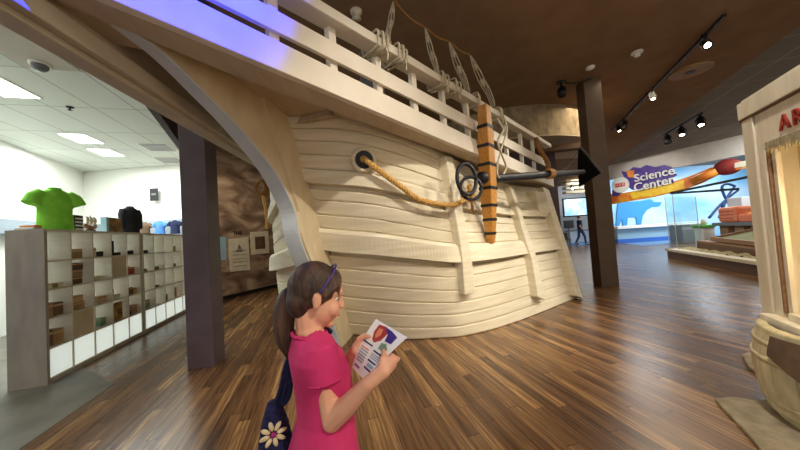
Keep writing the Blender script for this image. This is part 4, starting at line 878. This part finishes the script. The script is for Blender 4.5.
# ================================================================== ceiling fittings in the hall
t1, t0 = az(612, 131, 4.84), az(725, 15, 4.84); TD = (t0 - t1); TL_ = TD.length; TD.normalize()
t = thing('lighting_track', 'long black lighting track on the brown ceiling', 'track', (t0 + t1) / 2); b = MB(); b.bar(t1, t0, .05, .05); b.build('rail', 'dark', t)
for q in (.1, .5, .9):
    b = MB(); p = t1.lerp(t0, q); b.obox(p - V((.02, .02, 0)), V((.04, 0, 0)), V((0, .04, 0)), Z * .06); b.build('ceiling_clip', 'dark', t)
def head(p, aim, label, lit=True, big=1.0, group='track spotlights', m='lamp'):
    p = V(p); t = thing('spotlight', label, 'spotlight', p, group); d = (V(aim) - p).normalized()
    b = MB(); b.tube([p, p - Z * .12 * big], .012 * big, 8); b.lathe([(.03 * big, 0), (.03 * big, -.03 * big)], p, 12); b.build('stem', 'dark', t)
    c = p - Z * .16 * big; b = MB(); b.lathe([(.02 * big, -.14 * big), (.06 * big, -.12 * big), (.062 * big, -.02 * big), (.078 * big, .05 * big), (.078 * big, .1 * big), (.066 * big, .1 * big)], c, 20, d, False); b.lathe([(.06 * big, -.12 * big), (.001, -.121 * big)], c, 20, d, False); b.build('lamp_body', 'dark', t, True)
    b = MB(); b.lathe([(.048 * big, .085 * big), (.001, .086 * big)], c, 20, d, False); b.build('lens', m if lit else 'grey', t)
    _, q, w = basis(d); b = MB(); b.tube([c + q * .085 * big * math.cos(a) - Z * .0 + Z * .12 * big * math.sin(a) for a in [PI * j / 12 for j in range(13)]], .008 * big, 6); b.build('yoke', 'dark', t, True)
    return c, d
def ont(px, py):
    p = az(px, py, 4.82); s_ = max(0, min(TL_, (p - t1).dot(TD))); return t1 + TD * s_ - Z * .02
hull_c = V((1.0, 4.0, 1.2))
head(ont(708, 36), (3.6, 1.0, 1.2), 'lit black spotlight at the upper right end of the brown ceiling track', big=.95)
head(ont(656, 90), (6, 5.8, 0), 'lit black spotlight in the middle of the brown ceiling track', big=.95, m='lampwarm')
head(ont(632, 118), (5, 8, 1), 'unlit black spotlight low on the track, right of the pair', False, 1.2); head(ont(624, 124), (7, 8, 0), 'lit black spotlight at the low end of the track', big=.95, m='lampwarm')
c0 = az(561, 82, 4.9); t = thing('ceiling_projector', 'black spotlight on a ceiling plate left of the brown column', 'spotlight', c0); b = MB(); b.lathe([(.11, 0), (.11, -.03), (.03, -.035), (.03, -.14)], c0, 18); b.build('ceiling_plate', 'dark', t)
b = MB(); b.lathe([(.06, -.12), (.1, -.1), (.1, .06), (.08, .12), (.02, .12)], c0 - Z * .25, 18, V((-.3, -.5, -.8))); b.build('lamp_body', 'dark', t, True)
b = MB(); b.tube(smooth_path([c0 + V((.08, 0, -.03)), c0 + V((.3, -.1, -.1)), c0 + V((.6, -.2, -.06))]), .018, 6); b.build('cable', 'dark', t, True)
c = az(637, 52, 4.9); t = thing('smoke_detector', 'small pale detector on the brown ceiling', 'detector', c); b = MB(); b.lathe([(.1, 0), (.1, -.03), (.06, -.035)], c, 18); b.build('base', 'white', t); b = MB(); b.lathe([(.055, -.035), (.05, -.09), (.0, -.095)], c, 18); b.build('sensor', 'white', t, True)
c = az(590, 67, 4.9); t = thing('ceiling_fitting', 'small pale fitting on the ceiling above the brown column', 'fitting', c); b = MB(); b.lathe([(.09, 0), (.09, -.03), (.05, -.06), (.0, -.06)], c, 14); b.build('body', 'white', t, True)
c = az(318, 12, 4.9) ; c = az(356, 11, 4.9); t = thing('ceiling_sprinkler', 'pale round sprinkler on the ceiling above the ship rail', 'sprinkler', c); b = MB(); b.lathe([(.09, 0), (.09, -.03), (.05, -.05), (.05, -.11), (.07, -.12), (.0, -.13)], c, 16); b.build('head', 'cream', t, True)
c = az(690, 71, 4.9); t = thing('ceiling_speaker', 'round brown ceiling speaker with a dark centre beside the track', 'speaker', c); b = MB(); b.lathe([(.40, 0), (.40, -.02), (.36, -.035), (.1, -.03)], c, 36); b.build('grille', 'card', t); b = MB(); b.lathe([(.1, -.03), (.09, -.045), (.0, -.045)], c, 20); b.build('centre', 'dark', t)
c = ay(607, 113, 7.1); t = thing('wall_box', 'small tan box on the brown column', 'box', c); b = MB(); b.obox(V((4.815, 6.74, c.z - .2)), V((.05, .0, 0)), V((0, .12, 0)), Z * .36); b.build('case', 'cardtan', t, bevel=.01)
b = MB(); b.obox(V((4.866, 6.76, c.z - .1)), V((.006, 0, 0)), V((0, .06, 0)), Z * .12); b.build('cover', 'brass', t)
# far track under the dark ceiling
g0, g1 = az(664, 135, 4.9), az(702, 113, 4.9)
t = thing('lighting_track', 'short black lighting track under the dark tiled ceiling', 'track', (g0 + g1) / 2); b = MB(); b.bar(g0, g1, .06, .06); b.build('rail', 'dark', t)
for i, (q, lit, m, lb) in enumerate(((.1, False, 'lampwarm', 'left unlit spotlight on the short far track'), (.5, True, 'lampwarm', 'middle spotlight on the short far track'), (.95, True, 'lamp', 'brightest spotlight at the right end of the short far track'))):
    head(g0.lerp(g1, q) - Z * .03, g0.lerp(g1, q) + V((-1.2, -1.5, -4)), lb, lit, 1.5, 'spotlights on the far track', m)
for i, (x, y) in enumerate(((716, 127), (646, 150), (735, 58))):
    c = az(x, y, 5.01); t = thing('downlight', ('small bright downlight right of the far track', 'small downlight left of the far track above the header', 'small downlight in the dark ceiling near the booth top')[i], 'light', c, 'downlights in the dark ceiling')
    b = MB(); b.lathe([(.14, 0), (.14, -.015), (.11, -.02)], c, 18); b.build('rim', 'grey', t); b = MB(); b.lathe([(.11, -.015), (.0, -.016)], c, 18); b.build('lamp', 'lampwarm', t)
# ================================================================== science centre sign and the area behind
o_h = V((H0.x, H0.y, 0)) + HN * .25
def oh(px, py, off=0): return apl(px, py, o_h + HN * off, HN)
HX = HD
if HX.x * 0 + (oh(700, 180) - oh(620, 180)).dot(HX) < 0: HX = -HX
sign = thing('hanging_sign', 'big colourful Science Center sign with a round logo hung under the header', 'sign', oh(655, 185))
def plate(px, m, nm, off, th=.08):
    b = MB(); b.prism([oh(x, y, off) for x, y in px], -HN * th); return b.build(nm, m, sign, bevel=.01)
plate([(608, 194), (622, 193), (640, 190), (660, 186), (690, 176), (712, 167), (716, 176), (700, 184), (680, 191), (650, 198), (625, 202), (609, 205)], 'signorange', 'orange_band', .0)
plate([(632, 199), (640, 197), (655, 196), (670, 192), (684, 188), (684, 180), (664, 185), (640, 189), (630, 193)], 'signyellow', 'yellow_band', .03)
bl = [(621, 171), (627, 172), (633, 167), (640, 168), (646, 165), (655, 167), (664, 165), (670, 167), (674, 172), (677, 175), (672, 178), (674, 183), (666, 183), (660, 186), (650, 187), (640, 190), (632, 190), (627, 186), (618, 196), (612, 196), (612, 190), (622, 186), (628, 180), (624, 177)]
plate(bl, 'signpurple', 'burst_plate', .06)
plate([(626, 171), (634, 170), (634, 178), (628, 177)], 'signorange', 'burst_flame', .09, .03)
cl = oh(620.3, 185, .2); rr_ = (oh(629, 184.5, .2) - cl).length * 1.0
b = MB(); b.lathe([(rr_, -.05), (rr_, .02), (0.001, .025)], cl, 32, HN); b.build('logo_disc', 'white', sign)
vx = HX; 
b = MB(); w_, h_ = rr_ * 1.15, rr_ * .5; b.obox(cl + HN * .03 - vx * w_ / 2 - Z * h_ / 2, vx * w_, Z * h_, HN * .02); b.build('logo_bar', 'logored', sign, bevel=.05)
text('logo_letters', 'H-E-B', 'white', sign, cl + HN * .055, vx, Z, rr_ * .42, .004, .0)
s1_, s2_ = oh(634, 179, .16), oh(674, 170.5, .16)
text('sign_letters', 'Science', 'white', sign, oh(653.5, 174.8, .17), (s2_ - s1_), Z, 1.0, .03, .012, fit=(s2_ - s1_).length)
s3_, s4_ = oh(634, 189, .16), oh(674, 180, .16)
text('sign_letters', 'Center', 'white', sign, oh(653, 184, .17), (s4_ - s3_), Z, 1.0, .03, .012, fit=(s4_ - s3_).length)
mt = thing('match_sign', 'giant orange rod with a dark red round head hung under the header', 'sign', oh(727, 167))
mc = oh(727.5, 167, .15); mr = (oh(741, 165, .15) - mc).length * .85
b = MB(); b.ell(mc, (mr * 1.35, mr * .5, mr * 1.05), HX, HN, Z, 24, 14); b.build('head', 'signred', mt, True)
b = MB(); b.tube([oh(692, 181.5, .1), oh(718, 171, .12)], [(oh(718, 171, .1) - oh(718, 176, .1)).length * .8] * 2, 14); b.build('rod', 'signorange', mt, True)
b = MB(); b.prism([oh(735, 163, 1.0), oh(748, 160, 1.0), oh(748, 166, 1.0), oh(735, 168, 1.0)], HN * .04); b.build('label_plate', 'cream', mt)
b = MB(); b.prism([oh(736, 168.5, 1.0), oh(748, 166.5, 1.0), oh(748, 168, 1.0), oh(736, 170, 1.0)], HN * .04); b.build('label_stripe', 'signorange', mt)
t = thing('canopy_frame', 'two thin black bars meeting above the platform exhibit', 'frame', ay(700, 188, 10)); 
for a, c in (((671, 193), (748, 177)), ((671, 193.5), (738, 189))):
    b = MB(); b.bar(ay(*a, 11.2), ay(*c, 8.6), .07, .07); b.build('bar', 'dark', t)
b = MB(); b.tube([ay(672, 193, 11.2), V((ay(672, 193, 11.2).x, 11.2, .3))], .012, 8); b.build('upright', 'header', t)
# cow silhouette graphic, built as a thin cut-out on the blue wall
def wy(x, y, Y=20.44): return ay(x, y, Y)
b = MB(); b.prism([wy(x, y) for x, y in [(618, 203), (622, 202), (640, 201), (651, 199), (654, 202), (662, 202), (660, 206), (652, 207), (647, 210), (643, 216), (641, 226), (637, 226), (636, 217), (628, 217), (627, 227), (623, 227), (622, 219), (619, 226), (616, 226), (617, 212)]], V((0, .05, 0))); tag(b.build('cow_cutout', 'cow'), 'pale blue cow-shaped cut-out on the blue wall below the sign', 'cut-out')
t = thing('long_bench', 'long white counter with a blue base along the blue wall', 'counter', ay(655, 240, 18.8)); a, c = ay(618, 232, 18.8), ay(706, 225.5, 18.8)
b = MB(); b.obox(V((a.x, 18.8, .95)), V((c.x - a.x, 0, 0)), V((0, 1.2, 0)), Z * .17); b.build('top', 'white', t); b = MB(); b.obox(V((a.x + .1, 19, .28)), V((c.x - a.x - .2, 0, 0)), V((0, 1, 0)), Z * .67); b.build('body', 'bluepaper', t); b = MB(); b.obox(V((a.x + .05, 18.95, .005)), V((c.x - a.x - .1, 0, 0)), V((0, 1, 0)), Z * .27); b.build('base', 'bluebase', t)
# platform exhibit
PO, PA, PB_ = V((9.81, 10.79, 0)), V((-.378, -.925, 0)).normalized(), V((.925, -.378, 0)).normalized()
def pt(a, c, z): return PO + PA * a + PB_ * c + Z * z
t = thing('platform', 'low pale wooden display platform with a sand bed', 'platform', pt(2, 1.5, 0))
b = MB(); b.obox(pt(0, 0, .003), PA * 5.5, PB_ * 3.4, Z * .27); b.build('base', 'wooddark', t); b = MB(); b.obox(pt(-.05, -.05, .27), PA * 5.6, PB_ * .25, Z * .09); b.build('rim', 'kiosk', t, bevel=.01); b = MB(); b.obox(pt(-.05, -.05, .27), PA * .25, PB_ * 3.4, Z * .09); b.build('rim', 'kiosk', t, bevel=.01)
b = MB(); b.grid([[pt(.2 + 5.2 * i / 30, .2 + 3.1 * j / 14, .3 + .05 * math.sin(i * 1.7 + j * .8) + random.uniform(0, .06)) for i in range(31)] for j in range(15)]); o = b.build('sand_bed', 'sand', t, True); o['kind'] = 'stuff'
def pq(px, py, c): return apl(px, py, pt(0, c, 0), PB_)
def board(P, m, nm, t, th=.1, bevel=.012): b = MB(); b.prism(P, PB_ * th); return b.build(nm, m, t, bevel=bevel)
t = thing('dig_box', 'long dark wooden box lying on the sand bed', 'box', pq(725, 252, .7))
P = [pq(697, 253, .7), pq(756, 264, .7), pq(756, 250, .7), pq(697, 242, .7)]; board(P, 'wooddark', 'front_board', t); board([p + PB_ * 1.3 for p in P], 'wooddark', 'back_board', t)
b = MB(); b.obox(P[0], PB_ * 1.4, (P[1] - P[0]).normalized() * .1, P[3] - P[0]); b.build('end_board', 'wooddark', t)
b = MB(); b.prism([P[3], P[2], P[2] + PB_ * 1.4, P[3] + PB_ * 1.4], Z * .05); b.build('lid', 'woodmid', t)
t = thing('timber_frame', 'tilted timber frame holding a grey-green panel on the dark box', 'frame', P[3].lerp(P[2], .5))
fr = [P[3].lerp(P[2], .22) + PB_ * .15 + Z * .1, P[3].lerp(P[2], .98) + PB_ * .15 + Z * .1, P[3].lerp(P[2], .95) + PB_ * 1.2 + Z * .42, P[3].lerp(P[2], .38) + PB_ * 1.2 + Z * .42]
b = MB(); b.prism(fr, Z * .04); b.build('panel', 'olive', t)
for i in range(4): b = MB(); b.bar(fr[i] + Z * .04, fr[(i + 1) % 4] + Z * .04, .12, .12); b.build('rail', 'woodmid', t)
tc_ = 2.6; ta_, tb_ = pq(712, 226, tc_), pq(754, 226.5, tc_); tu = tb_ - ta_; tu.z = 0
t = thing('exhibit_table', 'dark exhibit table with wooden legs behind the timber frame', 'table', V((ta_.x, ta_.y, .33))); b = MB(); b.obox(ta_, tu, PB_ * .75, Z * .13); b.build('table_top', 'grey', t, bevel=.015)
for q in (.12, .5, .85): b = MB(); p = ta_ + tu * q + PB_ * .1; b.obox(V((p.x, p.y, .36)), tu.normalized() * .5, PB_ * .3, Z * (ta_.z - .36)); b.build('leg', 'woodmid', t)
tz = ta_.z + .131
def tb(px0, px1, top): a, c = pq(px0, 222, tc_ + .1), pq(px1, 222, tc_ + .1); h = pq((px0 + px1) / 2, top, tc_ + .1).z - tz; d = c - a; d.z = 0; return V((a.x, a.y, tz)), d, h
a, d, h = tb(718, 737, 207); t = thing('coral_block', 'big coral-orange block exhibit on the table', 'exhibit', a); b = MB(); b.obox(a, d, PB_ * .5, Z * h); b.build('block', 'orangeplastic', t, bevel=.1)
for k in range(3): b = MB(); b.obox(a + d * .15 + Z * h * (.25 + .22 * k) - PB_ * .012, d * .7, PB_ * .01, Z * .03); b.build('groove', 'redbox', t)
a, d, h = tb(738.5, 752, 214); t = thing('small_orange_block', 'small orange block exhibit right of the big coral block', 'exhibit', a); b = MB(); b.obox(a, d, PB_ * .4, Z * h); b.build('block', 'orangeplastic', t, bevel=.05); b = MB(); b.ell(a + d * .5 + PB_ * .2 + Z * h, (.2, .16, .06)); b.build('dome', 'signorange', t, True)
t = thing('green_exhibit', 'light green exhibit pedestal left of the coral block', 'exhibit', V((ay(709, 225, 12.5).x, 12.5, 0))); p = ay(709, 228, 12.5); b = MB(); b.obox(V((p.x - .25, 12.5, .005)), V((.5, 0, 0)), V((0, .4, 0)), Z * .95); b.build('pedestal', 'white', t, bevel=.02); b = MB(); b.obox(V((p.x - .3, 12.45, .955)), V((.6, 0, 0)), V((0, .5, 0)), Z * .12); b.build('top', 'greenplastic', t, bevel=.03); b = MB(); b.lathe([(.08, 0), (.1, .12), (.06, .24), (.0, .27)], V((p.x, 12.7, 1.07)), 16); b.build('bulb', 'cream', t, True)
t = thing('blue_lattice', 'crossing blue metal tubes rising behind the exhibits', 'sculpture', ay(722, 215, 14))
for P_ in ([(709, 218), (722, 203), (738, 190)], [(735, 213), (725, 197), (722, 187), (727, 184), (735, 186)], [(719, 218), (727, 198), (734, 187)]):
    b = MB(); b.tube(smooth_path([ay(x, y, 14) for x, y in P_], 6), .055, 8); b.build('tube', 'bluemetal', t, True)
b = MB(); b.tube([ay(722, 203, 14), V((ay(722, 203, 14).x, 14, .01))], .06, 8); b.build('pole', 'bluemetal', t)
b = MB(); gp = ay(670, 250, 11.6); gq = ay(701, 250, 12.6); b.obox(V((gp.x, 11.6, .01)), V((gq.x - gp.x, 1.0, 0)), V((0, .02, 0)), Z * 2.3); gl = b.build('pane', 'glass'); t = thing('glass_screen', 'tall clear glass screen standing left of the platform', 'screen', V((gp.x, 11.6, 0))); adopt(gl, t)
for q in (0, 1): b = MB(); p = V((gp.x, 11.6, 0)).lerp(V((gq.x, 12.6, 0)), q); b.tube([p, p + Z * 2.32], .012, 8); b.build('post', 'header', t)
t = thing('exhibit_cabinet', 'pale blue-grey exhibit cabinet in front of the blue wall', 'cabinet', V((ay(692, 232, 16).x, 16, 0))); p = ay(692, 232, 16); b = MB(); b.obox(V((p.x - .5, 16, .005)), V((1.3, 0, 0)), V((0, .8, 0)), Z * 1.0); b.build('cabinet_body', 'slat', t, bevel=.03); b = MB(); b.obox(V((p.x - .55, 15.95, 1.005)), V((1.4, 0, 0)), V((0, .9, 0)), Z * .06); b.build('top', 'white', t)
t = thing('white_tower', 'tall pale exhibit tower right of the blue tubes', 'exhibit', V((ay(745, 230, 13).x, 13, 0))); p = ay(744, 230, 13); b = MB(); b.obox(V((p.x + .05, 13, .005)), V((1.2, 0, 0)), V((0, .6, 0)), Z * 2.2); b.build('tower', 'farwhite', t, bevel=.03); b = MB(); b.obox(V((p.x + .2, 12.98, 1.2)), V((.6, 0, 0)), V((0, .02, 0)), Z * .3); b.build('sign_plate', 'bluepaper', t)
# ------------------------------------------------------------------ room seen left of the brown column
sc_ = ay(577, 207, 24); t = thing('wall_screen', 'wide bright picture screen on the far wall left of the column', 'screen', sc_); a, c = ay(565, 216, 24), ay(589, 198, 24)
b = MB(); b.obox(V((a.x - .1, 24, a.z - .1)), V((c.x - a.x + .2, 0, 0)), V((0, .1, 0)), Z * (c.z - a.z + .2)); b.build('frame', 'dark', t); b = MB(); b.obox(V((a.x, 23.98, a.z)), V((c.x - a.x, 0, 0)), V((0, .02, 0)), Z * (c.z - a.z)); b.build('picture', 'screen', t)
t = thing('console', 'low white console under the far picture screen', 'console', V((a.x + 1, 23, 0))); b = MB(); b.obox(V((a.x - .4, 22.8, .005)), V((3.0, 0, 0)), V((0, .7, 0)), Z * .9); b.build('body', 'farwhite', t, bevel=.03); b = MB(); b.obox(V((a.x - .45, 22.75, .905)), V((3.1, 0, 0)), V((0, .8, 0)), Z * .06); b.build('top', 'grey', t)
p = ay(568, 222, 20.6); t = thing('kiosk_terminal', 'dark screen terminal on a stand left of the walking person', 'terminal', V((p.x, 20.6, 0))); b = MB(); b.tube([V((p.x, 20.6, .01)), V((p.x, 20.6, 1.2))], .06, 10); b.build('stand', 'grey', t); b = MB(); b.obox(V((p.x - .35, 20.5, 1.2)), V((.7, 0, 0)), V((0, .08, 0)), Z * .55); b.build('monitor', 'dark', t, bevel=.02); b = MB(); b.lathe([(.3, 0.005), (.3, .04), (.06, .06)], V((p.x, 20.6, 0)), 16); b.build('foot', 'dark', t)
p = ay(566, 240, 19.5); t = thing('chair', 'black chair in the far room beside the column wall', 'chair', V((p.x, 19.5, 0))); b = MB(); b.obox(V((p.x - .25, 19.3, .42)), V((.5, 0, 0)), V((0, .45, 0)), Z * .06); b.build('seat', 'dark', t); b = MB(); b.obox(V((p.x - .25, 19.72, .48)), V((.5, 0, 0)), V((0, .05, 0)), Z * .45); b.build('backrest', 'dark', t)
for q in (0, 1):
    for r in (0, 1): b = MB(); b.tube([V((p.x - .22 + .44 * q, 19.33 + .4 * r, .005)), V((p.x - .22 + .44 * q, 19.33 + .4 * r, .42))], .018, 6); b.build('leg', 'grey', t)
for i, x in enumerate((572, 586)):
    head(ay(x, 187, 21.6) + Z * .2, ay(x, 187, 21.6) + V((-1, -4, -2)), ('left lit spotlight in the far room left of the column', 'right lit spotlight in the far room left of the column')[i], True, 1.6, 'spotlights in the far room')
# walking person in the far room
FY = 19.6; pf_ = az(581.5, 244.5, 0); pf_ = V((pf_.x * FY / pf_.y, FY, 0)); hgt = (ay(579, 215.5, FY).z); s_ = hgt / 1.75
w = thing('person', 'far person in a navy shirt and jeans walking past a screen', 'person', pf_)
def W(x, y, z): return pf_ + V((x * s_, y * s_, z * s_))
b = MB(); b.ell(W(0, 0, 1.63), (.085 * s_, .078 * s_, .11 * s_)); b.ell(W(.085, 0, 1.61), (.016 * s_, .014 * s_, .02 * s_)); b.cap(W(-.01, 0, 1.55), W(-.02, 0, 1.42), .05 * s_, .06 * s_); b.cap(W(-.02, 0, 1.35), W(0, 0, .95), .1 * s_, .11 * s_)
for q in (-1, 1):
    sh, el_, wr = W(-.02, .17 * q, 1.4), W(-.02 + .1 * q, .2 * q, 1.13), W(.14 + .12 * q, .18 * q, .98); b.cap(sh, el_, .045 * s_, .038 * s_); b.cap(el_, wr, .036 * s_, .027 * s_); b.ell(wr + V((.05, 0, -.02)) * s_, (.05 * s_, .022 * s_, .035 * s_))
    for k in range(4): b.cap(wr + V((.06, .012 * (k - 1.5), -.02)) * s_, wr + V((.11, .014 * (k - 1.5), -.035)) * s_, .009 * s_, .007 * s_, 6)
    hp1, kn1, an1 = W(0, .09 * q, .95), W(.12 * -q + .06, .09 * q, .52), W(-.24 * q - .02, .09 * q, .1 if q < 0 else .14); b.cap(hp1, kn1, .08 * s_, .055 * s_); b.cap(kn1, an1, .055 * s_, .04 * s_); b.cap(an1 + V((-.02, 0, -.05)) * s_, an1 + V((.15, 0, -.06)) * s_, .04 * s_, .03 * s_)
b.build('body', 'skin', w, remesh=.016, post=2)
b = MB(); b.loft([(W(0, 0, .9), V((0, .17, 0)) * s_, V((.12, 0, 0)) * s_), (W(-.01, 0, 1.2), V((0, .17, 0)) * s_, V((.125, 0, 0)) * s_), (W(-.02, 0, 1.42), V((0, .19, 0)) * s_, V((.1, 0, 0)) * s_), (W(-.02, 0, 1.49), V((0, .07, 0)) * s_, V((.065, 0, 0)) * s_)], 16)
for q in (-1, 1): b.cap(W(-.02, .17 * q, 1.4), W(-.02 + .06 * q, .19 * q, 1.22), .06 * s_, .055 * s_)
b.build('shirt', 'navycloth', w, remesh=.02, post=2)
b = MB(); b.loft([(W(0, 0, .95), V((0, .165, 0)) * s_, V((.12, 0, 0)) * s_), (W(0, 0, .82), V((0, .17, 0)) * s_, V((.13, 0, 0)) * s_)], 16)
for q in (-1, 1): hp1, kn1, an1 = W(0, .09 * q, .92), W(.12 * -q + .06, .09 * q, .52), W(-.23 * q - .02, .09 * q, .14 if q < 0 else .18); b.cap(hp1, kn1, .095 * s_, .072 * s_); b.cap(kn1, an1, .07 * s_, .058 * s_)
b.build('jeans', 'denim', w, remesh=.02, post=2)
b = MB(); b.ell(W(-.02, 0, 1.665), (.092 * s_, .088 * s_, .095 * s_)); b.build('hair', 'hair', w, True)
for q in (-1, 1): an1 = W(-.24 * q - .02, .09 * q, .1 if q < 0 else .14); b = MB(); b.ell(an1 + V((.06, 0, -.055)) * s_, (.15 * s_, .055 * s_, .045 * s_)); b.build('shoe', 'dark', w, True)
# ================================================================== light
wld = bpy.data.worlds.new('world'); bpy.context.scene.world = wld; wld.use_nodes = True
bg = wld.node_tree.nodes['Background']; bg.inputs[0].default_value = (1.0, .92, .82, 1); bg.inputs[1].default_value = .75
WARM = (1.0, .84, .62); NEUT = (1.0, .93, .82)
# shop
for c in LP: light('AREA', c - Z * .03, 36, (.93, 1.0, .96), c - Z * 2, .85, sx=.6)
for x, y in ((-8.2, 4.5), (-6.2, 7.4), (-7.6, 6.8), (-5.8, 2.0), (-6.6, 5.2), (-6.2, 3.6)): light('AREA', (x, y, 3.95), 37, (.93, 1.0, .96), (x, y, 0), 1.2, sx=.6)  # added area lights without fixtures, brighten the shop and shelf backs
# track spots above the visitor side of the ship
light('SPOT', (1.5, -.8, 4.8), 740, NEUT, (-.15, 3.75, .85), .05, 43, .8)
for p, aim, e, a in (((4.2, 1.5, 4.8), (1.9, 4.4, .7), 480, 36), ((5.9, 3.6, 4.7), (1.6, 4.6, 1.1), 650, 50), ((3.2, .2, 4.8), (2.2, 4.9, .9), 300, 44)):
    light('SPOT', p, e, NEUT, aim, .06, a, .7)
# blue stage light on the bow rail
light('SPOT', fp(1.2, 1.6, 4.75), 4800, (.004, .022, 1.0), fp(-1.0, 0, 2.8), .05, 30, 1.0)
light('SPOT', (8.6, 13.5, 4.85), 900, (1, .97, .93), oh(650, 182), .1, 40, .8)  # added spot without a fixture, brightens the Science Center sign
# girl and floor
light('SPOT', (2.2, -1.6, 4.7), 430, NEUT, (-.1, .9, 1.1), .12, 50, .8)
light('AREA', (4.5, 1.5, 4.85), 90, WARM, (4.2, 2.5, 0), 2.5)  # this and the next: added hidden fills that lift the hall
light('AREA', (6.2, 7.5, 4.8), 120, WARM, (6.2, 7.5, 0), 2.5)
light('SPOT', (1.3, .9, 4.7), 420, NEUT, (2.7, 1.8, 1.4), .1, 60, .8)  # added spot without a fixture, brightens the booth front
light('POINT', kb(.75, -.14, 1.45), 10, (1, .78, .45), size=.08)
# mural and passage under the bow
light('SPOT', (-3.2, 6.2, 4.7), 200, WARM, (-4.6, 9.2, .8), .1, 80, .8)
# science centre
for x, y, e in ((17, 17, 560), (22, 17, 560), (14.5, 22.5, 300), (15, 11, 300), (9.0, 12.5, 420)): light('AREA', (x, y, 4.9), e, (.9, .96, 1.0), (x, y + .8, 0), 2.5)
